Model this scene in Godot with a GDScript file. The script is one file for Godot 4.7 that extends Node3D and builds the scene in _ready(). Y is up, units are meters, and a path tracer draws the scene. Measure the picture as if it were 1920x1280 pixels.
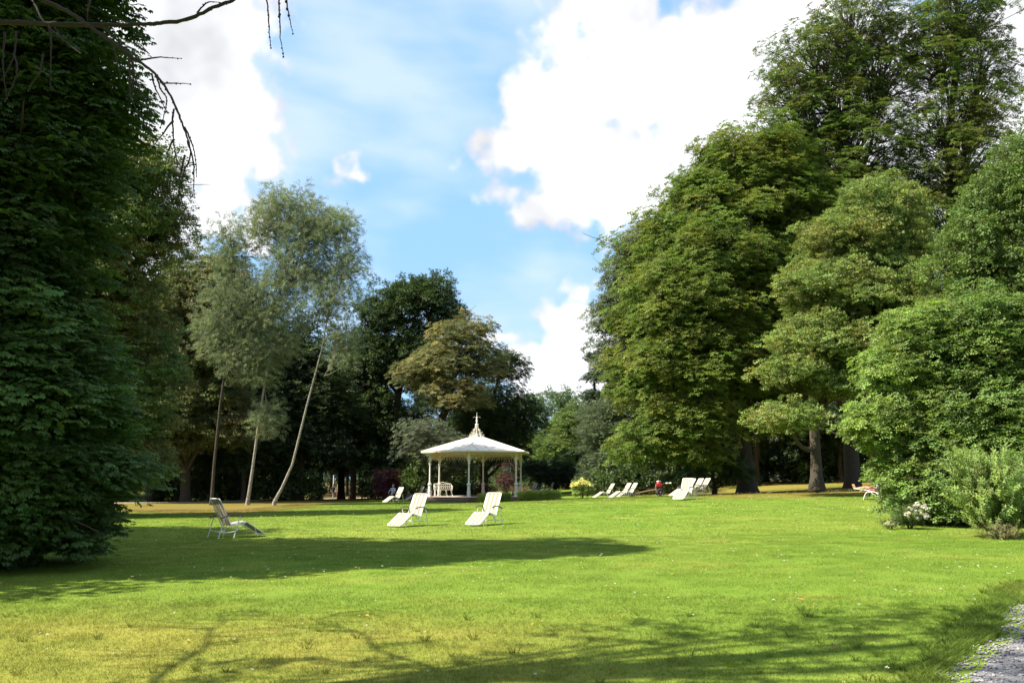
extends Node3D
# A park lawn with an iron bandstand, loungers and old trees. y is up, metres; the camera stands at x = 0, z = 0 and looks along -z.

const FOCAL := 1550.0          # focal length in pixels of the 1920 x 1280 photograph
const EYE := 1.65
const PITCH := 0.1658          # the camera looks 9.5 degrees up
const SUN_TURN := -1.85        # direction of the sun on the compass (from straight ahead, left is negative)
const SUN_UP := 0.87

var rng := RandomNumberGenerator.new()
var soft := FastNoiseLite.new()
var fine := FastNoiseLite.new()
var M := {}                    # materials
var spray := {}                # meshes of leaf sprays
var taken := {}
var heights := PackedFloat32Array()

# ---------------------------------------------------------------- mesh building

class MB:
	var v := PackedVector3Array()
	var n := PackedVector3Array()
	var t := PackedVector2Array()
	var c := PackedColorArray()
	var ix := PackedInt32Array()
	var col := Color(1, 1, 1)
	var tinted := false
	func vert(p: Vector3, m: Vector3, uv := Vector2.ZERO) -> int:
		v.append(p)
		n.append(m)
		t.append(uv)
		c.append(col)
		return v.size() - 1
	func tri(a: Vector3, b: Vector3, d: Vector3) -> void:
		var m := (d - a).cross(b - a).normalized()
		for p in [a, b, d]:
			ix.append(vert(p, m, Vector2(p.x + p.z * 0.7, p.y + p.z * 0.3)))
	func quad(a: Vector3, b: Vector3, d: Vector3, e: Vector3) -> void:
		var m := (d - a).cross(b - a).normalized()
		var u := (b - a).length()
		var w := (e - a).length()
		var i := vert(a, m, Vector2(0, 0))
		vert(b, m, Vector2(u, 0))
		vert(d, m, Vector2(u, w))
		vert(e, m, Vector2(0, w))
		ix.append_array([i, i + 1, i + 2, i, i + 2, i + 3])
	func box(at: Vector3, size: Vector3, turn := Basis.IDENTITY, cut := 0.0) -> void:
		# six faces; with cut > 0 the twelve edges are chamfered
		var h := size * 0.5
		for k in 3:
			for s in [-1.0, 1.0]:
				var a := Vector3.ZERO
				a[k] = s
				var b := Vector3.ZERO
				b[(k + 1) % 3] = 1.0
				var d := Vector3.ZERO
				d[(k + 2) % 3] = s
				var o := a * h[k]
				var p := b * (h[(k + 1) % 3] - cut)
				var q := d * (h[(k + 2) % 3] - cut)
				quad(at + turn * (o - p - q), at + turn * (o - p + q), at + turn * (o + p + q), at + turn * (o + p - q))
		if cut > 0.0:
			for k in 3:
				for s in [-1.0, 1.0]:
					for r in [-1.0, 1.0]:
						var i := (k + 1) % 3
						var j := (k + 2) % 3
						var e0 := Vector3.ZERO
						e0[i] = s * h[i]
						e0[j] = r * (h[j] - cut)
						var e1 := Vector3.ZERO
						e1[i] = s * (h[i] - cut)
						e1[j] = r * h[j]
						var l := Vector3.ZERO
						l[k] = (h[k] - cut) * s * r
						quad(at + turn * (e0 - l), at + turn * (e0 + l), at + turn * (e1 + l), at + turn * (e1 - l))
	func tube(pts: Array, rads: Array, sides := 8, cap := true) -> void:
		var last := pts.size() - 1
		var side := Vector3.ZERO
		var along := 0.0
		var first := v.size()
		for i in pts.size():
			var d: Vector3 = (pts[mini(i + 1, last)] - pts[maxi(i - 1, 0)]).normalized()
			if side == Vector3.ZERO:
				side = d.cross(Vector3.UP if absf(d.y) < 0.9 else Vector3.RIGHT).normalized()
			side = (side - d * side.dot(d)).normalized()
			var up := d.cross(side)
			if i:
				along += (pts[i] - pts[i - 1]).length()
			for k in sides + 1:
				var a := TAU * k / sides
				var m := side * cos(a) + up * sin(a)
				vert(pts[i] + m * rads[i], m, Vector2(float(k) / sides * maxf(1.0, roundf(rads[0] * 6.3)), along))
		for i in last:
			for k in sides:
				var a := first + i * (sides + 1) + k
				var b := a + sides + 1
				ix.append_array([a, b + 1, a + 1, a, b, b + 1])
		if cap:
			for e in [[0, -1.0], [last, 1.0]]:
				var p: Vector3 = pts[e[0]]
				var q: Vector3 = pts[1 if e[0] == 0 else last - 1]
				var m := (p - q).normalized()
				var i := vert(p + m * rads[e[0]] * 0.3, m)
				var r: int = first + int(e[0]) * (sides + 1)
				for k in sides:
					ix.append_array([i, r + k, r + k + 1] if e[1] < 0 else [i, r + k + 1, r + k])
	func lathe(prof: Array, at := Vector3.ZERO, sides := 16) -> void:
		# prof: [radius, height] from the foot upwards
		for i in prof.size() - 1:
			var a: Array = prof[i]
			var b: Array = prof[i + 1]
			var s := Vector2(b[1] - a[1], a[0] - b[0]).normalized()
			var first := v.size()
			for k in sides + 1:
				var w := TAU * k / sides
				var d := Vector3(cos(w), 0, sin(w))
				var m := d * s.x + Vector3.UP * s.y
				vert(at + d * a[0] + Vector3.UP * a[1], m, Vector2(w, a[1]))
				vert(at + d * b[0] + Vector3.UP * b[1], m, Vector2(w, b[1]))
			for k in sides:
				var p := first + k * 2
				ix.append_array([p, p + 3, p + 1, p, p + 2, p + 3])
	func ball(at: Vector3, r: Vector3, sides := 10, rows := 7) -> void:
		var first := v.size()
		for i in rows + 1:
			var e := PI * i / rows - PI / 2
			for k in sides + 1:
				var w := TAU * k / sides
				var d := Vector3(cos(e) * cos(w), sin(e), cos(e) * sin(w))
				vert(at + d * r, (d / r).normalized(), Vector2(float(k) / sides, float(i) / rows))
		for i in rows:
			for k in sides:
				var a := first + i * (sides + 1) + k
				var b := a + sides + 1
				ix.append_array([a, b + 1, b, a, a + 1, b + 1])
	func mesh() -> ArrayMesh:
		var a := []
		a.resize(Mesh.ARRAY_MAX)
		a[Mesh.ARRAY_VERTEX] = v
		a[Mesh.ARRAY_NORMAL] = n
		a[Mesh.ARRAY_TEX_UV] = t
		if tinted:
			a[Mesh.ARRAY_COLOR] = c
		a[Mesh.ARRAY_INDEX] = ix
		var m := ArrayMesh.new()
		m.add_surface_from_arrays(Mesh.PRIMITIVE_TRIANGLES, a)
		return m

# ---------------------------------------------------------------- naming

func numbered(called: String) -> String:
	taken[called] = taken.get(called, -1) + 1
	return called if taken[called] == 0 else "%s_%03d" % [called, taken[called]]

func tag(o: Node, label := "", category := "", group := "", kind := "") -> Node:
	for k in [["label", label], ["category", category], ["group", group], ["kind", kind]]:
		if k[1]:
			o.set_meta(k[0], k[1])
	return o

func thing(called: String, label: String, category: String, at := Vector3.ZERO, turn := 0.0, group := "") -> Node3D:
	var o := Node3D.new()
	o.name = numbered(called)
	add_child(o)
	o.position = at
	o.rotation.y = turn
	tag(o, label, category, group)
	return o

func obj(called: String, m: Mesh, mat: Material, parent: Node = self) -> MeshInstance3D:
	var o := MeshInstance3D.new()
	o.mesh = m
	o.material_override = mat
	if parent == self:
		o.name = numbered(called)
	else:
		var k := 0
		var nm := called
		while parent.has_node(nm):
			k += 1
			nm = "%s_%03d" % [called, k]
		o.name = nm
	parent.add_child(o, true)
	return o

func copy(o: Node3D, at: Vector3, turn: float, label := "", group := "") -> Node3D:
	var c: Node3D = o.duplicate()
	c.name = numbered(str(o.name).rstrip("0123456789").trim_suffix("_"))
	add_child(c)
	c.position = at
	c.rotation.y = turn
	if label:
		c.set_meta("label", label)
	if group:
		c.set_meta("group", group)
	return c

func scatter(called: String, m: Mesh, mat: Material, where: Array, tint: Array, parent: Node = self) -> MultiMeshInstance3D:
	var mm := MultiMesh.new()
	mm.transform_format = MultiMesh.TRANSFORM_3D
	mm.use_colors = true
	mm.mesh = m
	mm.instance_count = where.size()
	for i in where.size():
		mm.set_instance_transform(i, where[i])
		mm.set_instance_color(i, tint[i])
	var o := MultiMeshInstance3D.new()
	o.multimesh = mm
	o.material_override = mat
	o.name = numbered(called) if parent == self else called
	parent.add_child(o, true)
	return o

# ---------------------------------------------------------------- the lie of the land

func land(x: float, d: float) -> float:
	# a gentle meadow: it rises under the trees on the right and falls away far behind the trees on the left
	var sum := 0.0
	var w := 0.0
	for k in [[0, 4, 0.1, 14], [0, 14, 0.12, 12], [-8, 23, 0.04, 9], [-2, 27, 0.19, 9], [8.5, 41, 0.52, 9], [-8, 58, -0.04, 9], [-2.8, 55, 0.12, 9], [7.5, 65, 0.24, 8], [5, 58, 0.14, 7], [14.5, 52, 1.08, 8], [16, 44, 1.3, 7], [16.3, 37.5, 0.62, 7], [12, 24, 0.36, 8],
			[11, 20, 0.22, 8], [-14.5, 52, 0.2, 9], [-19, 50, 0.2, 9], [-25, 58, 0.05, 10], [-23, 110, -1.0, 18], [2.4, 75, 0.07, 10], [-3, 150, 0.1, 26], [24, 80, 1.55, 14], [-20, 40, 0.06, 10], [-10, 17, 0.2, 8], [8.5, 56, 0.55, 7], [30, 60, 1.6, 16], [20, 20, 0.5, 10], [-40, 40, 0.1, 18], [40, 120, 1.4, 30], [-50, 90, -0.4, 26]]:
		var e: float = exp(-((x - k[0]) * (x - k[0]) + (d - k[1]) * (d - k[1])) / (2.0 * k[3] * k[3])) / k[3] + 1e-9
		sum += e * k[2]
		w += e
	return sum / w

const GX := 200
const GZ := 220
func prepare_land() -> void:
	heights.resize(GX * GZ)
	for j in GZ:
		for i in GX:
			heights[j * GX + i] = land(i - 100.0, j - 20.0)

func high(x: float, d: float) -> float:
	var a := clampf(x + 100.0, 0.0, GX - 1.01)
	var b := clampf(d + 20.0, 0.0, GZ - 1.01)
	var i := int(a)
	var j := int(b)
	var k := j * GX + i
	return lerpf(lerpf(heights[k], heights[k + 1], a - i), lerpf(heights[k + GX], heights[k + GX + 1], a - i), b - j)

func ray(u: float, v: float) -> Vector3:
	var ty := (640.0 - v) / FOCAL
	return Vector3((u - 960.0) / FOCAL, ty * cos(PITCH) + sin(PITCH), -(cos(PITCH) - ty * sin(PITCH)))

func spot(u: float, v: float, d: float) -> Vector3:
	# the point of the place that lies d metres ahead, in the direction measured in the photograph
	var r := ray(u, v)
	return Vector3(0, EYE, 0) + r * (d / -r.z)

func ground(u: float, d: float) -> Vector3:
	var p := spot(u, 920.0, d)
	p.y = high(p.x, d)
	return p

# ---------------------------------------------------------------- materials

func lin(r: float, g: float, b: float) -> Color:
	return Color(r, g, b).linear_to_srgb()

func paint(r: float, g: float, b: float, rough := 0.6, metal := 0.0) -> StandardMaterial3D:
	var m := StandardMaterial3D.new()
	m.albedo_color = lin(r, g, b)
	m.roughness = rough
	m.metallic = metal
	return m

func noise_image(w: int, h: int, f: Callable) -> ImageTexture:
	var im := Image.create(w, h, false, Image.FORMAT_RGB8)
	for y in h:
		for x in w:
			im.set_pixel(x, y, f.call(x, y))
	return ImageTexture.create_from_image(im)

func tile_noise(w: int, h: int, cycles: float, seed_: int, stretch := Vector2(1, 1)) -> Image:
	# a grey picture that repeats without a seam; stretch pulls its grains out
	var n := FastNoiseLite.new()
	n.noise_type = FastNoiseLite.TYPE_SIMPLEX_SMOOTH
	n.seed = seed_
	n.fractal_octaves = 3
	n.frequency = cycles / w * stretch.x
	var im := n.get_seamless_image(int(w / stretch.x), int(h / stretch.y))
	im.resize(w, h, Image.INTERPOLATE_CUBIC)
	return im

func leaf_material(through: float, rough: float, shine := 0.5) -> StandardMaterial3D:
	var m := StandardMaterial3D.new()
	m.vertex_color_use_as_albedo = true
	m.roughness = rough
	m.metallic_specular = shine
	m.backlight_enabled = true
	m.backlight = Color(through, through, through * 0.55).linear_to_srgb()
	m.cull_mode = BaseMaterial3D.CULL_DISABLED
	return m

func bark_material(dark: Color, light: Color, cycles: float, stretch: Vector2, birch := false) -> StandardMaterial3D:
	var m := StandardMaterial3D.new()
	var big := tile_noise(128, 256, cycles, 5, stretch)
	var small := tile_noise(128, 256, cycles * 2.5, 6, stretch)
	var lines := tile_noise(128, 256, 20.0, 7, Vector2(8, 1))
	var scars := tile_noise(128, 256, 7.0, 8, Vector2(2, 1))
	var f := func(x: int, y: int) -> Color:
		var k := clampf(big.get_pixel(x, y).r * 0.6 + small.get_pixel(x, y).r * 0.5 - 0.05, 0.0, 1.0)
		if birch:
			k = 0.8 + 0.3 * (k - 0.5)
			if lines.get_pixel(x, y).r > 0.68:
				k -= 0.45
			if scars.get_pixel(x, y).r > 0.6:
				k = 0.08
		return dark.lerp(light, clampf(k, 0.0, 1.0)).linear_to_srgb()
	m.albedo_texture = noise_image(128, 256, f)
	m.uv1_scale = Vector3(1, 0.5, 1)
	m.roughness = 0.9
	m.metallic_specular = 0.25
	m.heightmap_enabled = true
	m.heightmap_texture = m.albedo_texture
	m.heightmap_scale = 2.5
	return m

func weathered(r: float, g: float, b: float, rough: float) -> StandardMaterial3D:
	# old paint: faint runs and blotches
	var m := paint(r, g, b, rough)
	var one := tile_noise(256, 256, 5.0, 21, Vector2(1, 1))
	var two := tile_noise(256, 256, 26.0, 22, Vector2(1, 4))
	var f := func(x: int, y: int) -> Color:
		var k := 1.0 - 0.22 * smoothstep(0.45, 0.9, one.get_pixel(x, y).r) - 0.2 * smoothstep(0.55, 0.95, two.get_pixel(x, y).r)
		return Color(k, k * 0.985, k * 0.95).linear_to_srgb()
	m.albedo_texture = noise_image(256, 256, f)
	m.uv1_triplanar = true
	m.uv1_scale = Vector3(0.5, 0.5, 0.5)
	return m

func make_materials() -> void:
	M.leaf = leaf_material(0.8, 0.56, 0.42)
	M.gloss = leaf_material(0.7, 0.55, 0.4)
	M.needle = leaf_material(0.3, 0.7, 0.3)
	M.petal = leaf_material(0.5, 0.8, 0.2)
	M.bark = bark_material(Color(0.018, 0.014, 0.01), Color(0.12, 0.095, 0.07), 12.0, Vector2(1, 3))
	M.grey_bark = bark_material(Color(0.022, 0.019, 0.015), Color(0.11, 0.095, 0.075), 6.0, Vector2(1, 1))
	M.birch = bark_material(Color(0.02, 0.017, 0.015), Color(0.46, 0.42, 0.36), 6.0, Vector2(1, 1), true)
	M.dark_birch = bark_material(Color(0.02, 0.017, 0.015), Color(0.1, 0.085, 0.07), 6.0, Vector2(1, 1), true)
	M.twig = paint(0.022, 0.017, 0.013, 0.9)
	M.white = weathered(0.7, 0.68, 0.62, 0.5)
	M.cream = paint(0.66, 0.55, 0.36, 0.6)
	M.roof = weathered(0.8, 0.76, 0.67, 0.6)
	M.seam = paint(0.12, 0.115, 0.1, 0.7)
	M.tube = paint(0.74, 0.73, 0.7, 0.35)
	M.strap_white = paint(0.52, 0.49, 0.42, 0.7)
	M.strap_tan = paint(0.25, 0.2, 0.115, 0.7)
	M.arm_wood = paint(0.09, 0.055, 0.035, 0.5)
	M.wood = paint(0.16, 0.09, 0.05, 0.7)
	M.dark_red = paint(0.13, 0.025, 0.02, 0.6)
	M.brick = paint(0.16, 0.085, 0.06, 0.9)
	M.stone = paint(0.34, 0.3, 0.25, 0.9)
	M.red = paint(0.32, 0.018, 0.016, 0.4)
	M.orange = paint(0.6, 0.1, 0.03, 0.45)
	M.rubber = paint(0.02, 0.02, 0.02, 0.8)
	M.grey = paint(0.22, 0.22, 0.22, 0.5)
	M.steel = paint(0.3, 0.3, 0.3, 0.4, 0.7)
	M.chalk = paint(0.75, 0.75, 0.75, 0.6)
	M.dark = paint(0.04, 0.04, 0.045, 0.6)
	M.post = paint(0.3, 0.33, 0.26, 0.7)
	var p := StandardMaterial3D.new()
	p.vertex_color_use_as_albedo = true
	p.roughness = 0.85
	M.tint = p

# ---------------------------------------------------------------- leaves

func leaf(mb: MB, at: Vector3, dir: Vector3, up: Vector3, l: float, w: float, full := false) -> void:
	var side := dir.cross(up).normalized()
	var lift := up * w * 0.18
	var tip := at + dir * l - up * l * 0.12
	if full:
		var p := at + dir * l * 0.3
		var q := at + dir * l * 0.68
		mb.quad(at, p + side * w * 0.42 + lift, q + side * w * 0.46 + lift, q)
		mb.quad(at, q, q - side * w * 0.46 + lift, p - side * w * 0.42 + lift)
		mb.tri(q, q + side * w * 0.46 + lift, tip)
		mb.tri(q, tip, q - side * w * 0.46 + lift)
	else:
		var p := at + dir * l * 0.48
		mb.tri(at, p + side * w * 0.5 + lift, tip)
		mb.tri(at, tip, p - side * w * 0.5 + lift)

func wander(k: float) -> Vector3:
	return Vector3(rng.randf_range(-k, k), rng.randf_range(-k, k), rng.randf_range(-k, k))

func make_sprays() -> void:
	# each spray is a twig of about a metre that lies along x with its leaves facing y
	var mb := MB.new()
	for k in 34:                                    # flat two-ranked twigs (beech, lime, hornbeam)
		var s := k / 34.0
		var side := 1.0 if k % 2 else -1.0
		var arm := int(rng.randf() * 3.0)
		var at := Vector3(s * 0.62, -0.12 * s * s, 0) + Vector3(0.12, 0.03, side * 0.24) * arm * (1.1 - s) * 0.8
		var d := (Vector3(0.55, -0.1, side * rng.randf_range(0.3, 1.0)) + wander(0.45)).normalized()
		leaf(mb, at + wander(0.06), d, (Vector3.UP + wander(0.7)).normalized(), rng.randf_range(0.12, 0.18), rng.randf_range(0.09, 0.125))
	spray.flat = mb.mesh()
	mb = MB.new()
	for k in 26:                                    # rounder bunches (oak, maple seen from afar)
		var a := rng.randf() * TAU
		var e := rng.randf_range(-0.3, 1.0)
		var o := Vector3(cos(a) * cos(e), sin(e), sin(a) * cos(e))
		var at := o * rng.randf_range(0.12, 0.42) * Vector3(1, 0.7, 1) + Vector3(0.4, 0, 0)
		var d := (o * 0.7 + Vector3(0.3, -0.35, 0) + wander(0.4)).normalized()
		leaf(mb, at, d, (o + Vector3.UP * 0.9 + wander(0.5)).normalized(), rng.randf_range(0.14, 0.22), rng.randf_range(0.12, 0.17))
	spray.bunch = mb.mesh()
	mb = MB.new()
	for k in 9:                                     # big hands of pointed lobes (chestnut, sycamore near by)
		var s := k / 9.0
		var side := 1.0 if k % 2 else -1.0
		var at := Vector3(s * 0.8, -0.15 * s * s, side * rng.randf_range(0.05, 0.3) * (1.15 - s)) + wander(0.05)
		var out := (Vector3(0.6, -0.2, side * 0.8) + wander(0.3)).normalized()
		var up := (Vector3.UP + out * 0.25 + wander(0.35)).normalized()
		var across := out.cross(up).normalized()
		var size := rng.randf_range(0.13, 0.2)
		for j in 5:
			var a := (j - 2) * 0.62
			var l: float = size * [0.62, 0.9, 1.0, 0.9, 0.62][j]
			leaf(mb, at, (out * cos(a) + across * sin(a) - up * 0.1).normalized(), up, l, l * 0.5, true)
	spray.hand = mb.mesh()
	mb = MB.new()
	for k in 44:                                    # hanging strings of small leaves (birch)
		var s := k / 44.0
		var strand := k % 3
		var at: Vector3 = Vector3(s * 0.7, 0, 0) + [Vector3(0, 0.1, 0.08), Vector3(0, -0.08, 0.1), Vector3(0, 0, -0.12)][strand] * (0.4 + s)
		var d := (Vector3(0.7, 0, 0) + wander(0.9)).normalized()
		leaf(mb, at + wander(0.09), d, (Vector3(-0.3, 0.5, 0) + wander(0.9)).normalized(), rng.randf_range(0.075, 0.11), rng.randf_range(0.055, 0.08))
	spray.string = mb.mesh()
	mb = MB.new()
	for k in 40:                                    # narrow leaves round an upright shoot (willow, privet, goldenrod)
		var s := k / 40.0
		var a := k * 2.4
		var o := Vector3(0, cos(a), sin(a))
		leaf(mb, Vector3(s * 0.8, 0, 0) + wander(0.05), (Vector3(0.55, 0, 0) + o * 0.8 + wander(0.2)).normalized(), (Vector3(0.8, 0, 0) - o * 0.4 + wander(0.3)).normalized(), rng.randf_range(0.12, 0.18), rng.randf_range(0.04, 0.06))
	spray.shoot = mb.mesh()
	mb = MB.new()
	for k in 60:                                    # drooping needle boughs (spruce, yew)
		var s := k / 60.0
		var side := 1.0 if k % 2 else -1.0
		var at := Vector3(s, -0.15 * s * s, 0)
		var d := (Vector3(0.6, -0.45, side) + wander(0.3)).normalized()
		leaf(mb, at, d, Vector3.UP, 0.34 * (1.05 - s * 0.7), 0.03)
	spray.needle = mb.mesh()
	mb = MB.new()
	for k in 40:                                    # a trimmed tuft of tiny leaves (box)
		var o := wander(1.0).normalized()
		leaf(mb, o * 0.06 + wander(0.05), (o + wander(0.5)).normalized(), wander(1.0).normalized(), 0.035, 0.022)
	spray.box = mb.mesh()

class Boughs:
	var where: Array[Transform3D] = []
	var tint: Array[Color] = []

func lay(b: Boughs, at: Vector3, along: Vector3, up: Vector3, size: float, col: Color) -> void:
	var x := along.normalized()
	var z := x.cross(up).normalized()
	b.where.append(Transform3D(Basis(x * size, z.cross(x) * size, z * size), at))
	b.tint.append(col)

func shade(s: Dictionary, p: Vector3, k: float) -> Color:
	# the leaves' own colour: it varies from bough to bough and from leaf to leaf; a second colour (seeds, early autumn) comes in patches
	var c: Color = s.col
	if s.has("tip"):
		var q := clampf((soft.get_noise_3dv(p * 0.35) * 1.5 + s.get("tip_share", 0.4) + k * 0.25 + rng.randf_range(-0.2, 0.2)), 0.0, 1.0)
		c = c.lerp(s.tip, q)
	var f := (1.0 + 0.5 * soft.get_noise_3dv(p * 0.8 + Vector3(50, 0, 0))) * rng.randf_range(0.7, 1.3)
	f *= 1.1
	c.r *= 0.93
	c.b *= 1.35
	return Color(c.r * f * rng.randf_range(0.88, 1.12), c.g * f, c.b * f * rng.randf_range(0.8, 1.2))

func bough(b: Boughs, s: Dictionary, c: Vector3, out: Vector3, size: float, count: int) -> void:
	# one bough: a domed plate of sprays that leans outwards
	var habit: String = s.get("habit", "plate")
	var flat_out := Vector3(out.x, 0, out.z)
	var scale: float = s.get("size", 0.8)
	var k := rng.randf_range(-1.0, 1.0)
	if habit == "needle":
		size *= 0.9
	for i in count:
		var a := rng.randf() * TAU
		var r := sqrt(rng.randf())
		var o := Vector3(cos(a), 0, sin(a))
		var p := c + o * r * size + flat_out * size * 0.15
		var along := o * 0.8 + flat_out * 0.45 + wander(0.75)
		var up := Vector3.UP + (o * r + flat_out) * 0.45 + wander(0.3)
		if habit == "plate":
			p.y += size * (0.42 * (1.0 - r * r) + rng.randf_range(-0.45, 0.3)) - maxf(0.0, o.dot(out)) * r * size * 0.15
			along.y = 0.1 - 0.5 * r * rng.randf()
		elif habit == "round":
			var e := rng.randf_range(-0.6, 1.0)
			p = c + Vector3(o.x * sqrt(1.0 - e * e), e * 0.85, o.z * sqrt(1.0 - e * e)) * size * rng.randf_range(0.55, 1.0)
			along = (p - c).normalized() + Vector3(0, -0.3, 0) + wander(0.5)
			up = (p - c).normalized() + Vector3.UP * 0.8 + wander(0.4)
		elif habit == "hang":
			p.y += size * rng.randf_range(-0.7, 0.6) * (1.1 - 0.5 * r)
			along = Vector3(o.x * 0.5, -0.65, o.z * 0.5) + flat_out * 0.2 + wander(0.7)
			up = o + flat_out + wander(0.3)
		elif habit == "rise":
			p.y += size * rng.randf_range(-0.7, 0.7)
			along = Vector3(0, 0.9, 0) + o * 0.5 + out * 0.6 + wander(0.5)
			up = o + wander(0.3)
		elif habit == "needle":
			p = c + (flat_out.normalized() * rng.randf_range(-0.9, 0.8) + flat_out.cross(Vector3.UP).normalized() * rng.randf_range(-0.45, 0.45)) * size
			p.y += rng.randf_range(-0.2, 0.1) * size
			along = flat_out.normalized() + Vector3(0, -0.45, 0) + wander(0.35)
			up = Vector3.UP + wander(0.2)
		lay(b, p, along, up, scale * rng.randf_range(0.75, 1.25), shade(s, p, k))

# ---------------------------------------------------------------- trees

func bend(a: Vector3, b: Vector3, lift: float, r0: float, r1: float, mb: MB, sides := 5) -> void:
	var pts := []
	var rads := []
	var w := wander((b - a).length() * 0.06)
	for i in 6:
		var s := i / 5.0
		pts.append(a.lerp(b, s) + Vector3.UP * lift * 4.0 * s * (1.0 - s) + w * sin(s * PI) + wander((b - a).length() * 0.015) * s)
		rads.append(lerpf(r0, r1, s))
	mb.tube(pts, rads, sides, false)

func tree(called: String, label: String, category: String, foot: Vector3, s: Dictionary, lobes: Array, group := "") -> Node3D:
	# lobes: [centre, radii] in the world: the masses that make the outline of this crown. stem: points of the trunk from the foot upwards
	var o := thing(called, label, category, foot, 0.0, group)
	var mb := MB.new()
	var r0: float = s.get("girth", 0.3)
	var top := foot
	for l in lobes:
		if l[0].y + l[1].y * 0.4 > top.y:
			top = l[0] + Vector3(0, l[1].y * 0.4, 0)
	var stem: Array = s.get("stem", [])
	if stem.is_empty():
		var n := 9
		for i in n:
			var q := i / (n - 1.0)
			var lean := foot.lerp(top, q)
			stem.append(Vector3(lerpf(foot.x, lean.x, q), lean.y, lerpf(foot.z, lean.z, q)) + Vector3(rng.randf_range(-1, 1), 0, rng.randf_range(-1, 1)) * r0 * 0.5 * (1.0 if i else 0.0))
	stem = stem.duplicate()
	var pts := [Vector3(0, -0.3, 0), Vector3(0, 0.05, 0), Vector3(0, 0.45, 0)]
	pts[2] += (stem[1] - stem[0]).normalized() * Vector3(0.45, 0, 0.45)
	var rads := [r0 * 1.6, r0 * 1.32, r0 * 1.06]
	for i in range(1, stem.size()):
		pts.append(stem[i] - foot)
		rads.append(r0 * lerpf(1.0, 0.16, pow(float(i) / (stem.size() - 1), 1.15)))
	mb.tube(pts, rads, 12, true)
	var b := Boughs.new()
	var per: float = s.get("bough", 1.5)             # radius of a bough
	var fill: float = s.get("fill", 1.0)
	for li in lobes.size():
		var c: Vector3 = lobes[li][0]
		var r: Vector3 = lobes[li][1]
		r = (r - Vector3.ONE * per * s.get("tuck", 0.4)).max(r * 0.5)
		# the limb that carries this mass
		var reach := Vector2(c.x - foot.x, c.z - foot.z).length()
		var from_y: float = maxf(foot.y + (top.y - foot.y) * 0.12, c.y - (reach * 0.7 + r.y * 0.5) * s.get("fork", 1.0))
		var a: Vector3 = stem[0]
		var ar := r0
		for i in range(1, stem.size()):
			if stem[i].y <= from_y or i == 1:
				var nx: Vector3 = stem[mini(i + 1, stem.size() - 1)]
				a = stem[i] if stem[i].y >= from_y else stem[i].lerp(nx, clampf((from_y - stem[i].y) / maxf(nx.y - stem[i].y, 0.01), 0.0, 1.0))
				ar = r0 * lerpf(1.0, 0.2, float(i) / (stem.size() - 1))
		if not s.get("bare", false):
			bend(a - foot, c - foot, -reach * 0.08, ar * s.get("limb", 0.55), ar * 0.16, mb, 6)
			if s.has("fork"):
				bend(a - foot, c + Vector3(0, r.y * 0.9, 0) - foot, -reach * 0.12, ar * 0.45, 0.02, mb, 6)
		var area: float = 12.6 * pow((pow(r.x * r.y, 1.6) + pow(r.x * r.z, 1.6) + pow(r.y * r.z, 1.6)) / 3.0, 0.625)
		var n := maxi(5, int(area * 1.35 * s.get("close", 0.75) / (per * per)))
		for i in n:
			var e := 1.0 - 2.0 * (i + 0.5) / n
			var w := i * 2.39996 + li * 1.7
			var d := Vector3(sqrt(1.0 - e * e) * cos(w), e, sqrt(1.0 - e * e) * sin(w)) + wander(0.22)
			d = d.normalized()
			if d.y < -0.7:
				continue
			var push := rng.randf_range(0.58, 1.08) * (1.0 + 0.55 * soft.get_noise_3dv((c + d * r) * 0.45))
			if rng.randf() < s.get("stray", 0.1):
				push *= rng.randf_range(1.08, 1.32)
			var p := c + d * r * push
			if p.y < foot.y + 0.35:
				continue
			var buried := false
			for lj in lobes.size():
				if lj != li and ((p - lobes[lj][0]) / lobes[lj][1]).length() < 0.6:
					buried = true
			if buried and rng.randf() < 0.8:
				continue
			var out := Vector3(p.x - foot.x, 0, p.z - foot.z).normalized() * 0.6 + d * 0.6
			var size := per * rng.randf_range(0.5, 1.4)
			bough(b, s, p, out.normalized(), size, int(s.get("count", 16) * fill * size * size / (per * per)))
			if not s.get("bare", false):
				var q := a.lerp(c, rng.randf_range(0.45, 1.0))
				if rng.randf() < s.get("twigs", 0.06):
					p += out * size * 1.6 + Vector3.UP * size * rng.randf_range(-0.2, 0.9)   # a bare twig that sticks out
				bend(q - foot, p - foot, rng.randf_range(-0.06, 0.06) * (p - q).length(), ar * 0.13 + 0.012, 0.012, mb, 4)
		# leaves inside the crown
		for i in int(n * s.get("inside", 1.2)):
			var p := c + wander(0.72) * r
			if p.y > foot.y + 0.3:
				lay(b, p, wander(1.0) + Vector3(0.1, 0, 0), Vector3.UP + wander(0.4), s.get("size", 0.8) * 1.5, shade(s, p, 0.0))
	for i in b.where.size():
		b.where[i].origin -= foot
	obj("trunk", mb.mesh(), s.get("bark", M.bark), o)
	var crown := scatter("crown", spray[s.get("leaf", "flat")], s.get("mat", M.leaf), b.where, b.tint, o)
	crown.set_meta("kind", "stuff")
	sprays += b.where.size()
	return o

var sprays := 0

func lobes_at(d: float, list: Array) -> Array:
	# [across, down, radius across, radius down, metres nearer] measured in the photograph -> masses in the world at that distance
	var out := []
	for l in list:
		var dd: float = d - (l[4] if l.size() > 4 else 0.0)
		var c := spot(l[0], l[1], dd)
		var m: float = (c - Vector3(0, EYE, 0)).length() / FOCAL
		var rx: float = l[2] * m * 0.97
		var ry: float = l[3] * m * 0.95
		out.append([c, Vector3(rx, ry, maxf(rx * 0.9, minf(rx * 1.3, 1.2)))])
	return out

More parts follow.
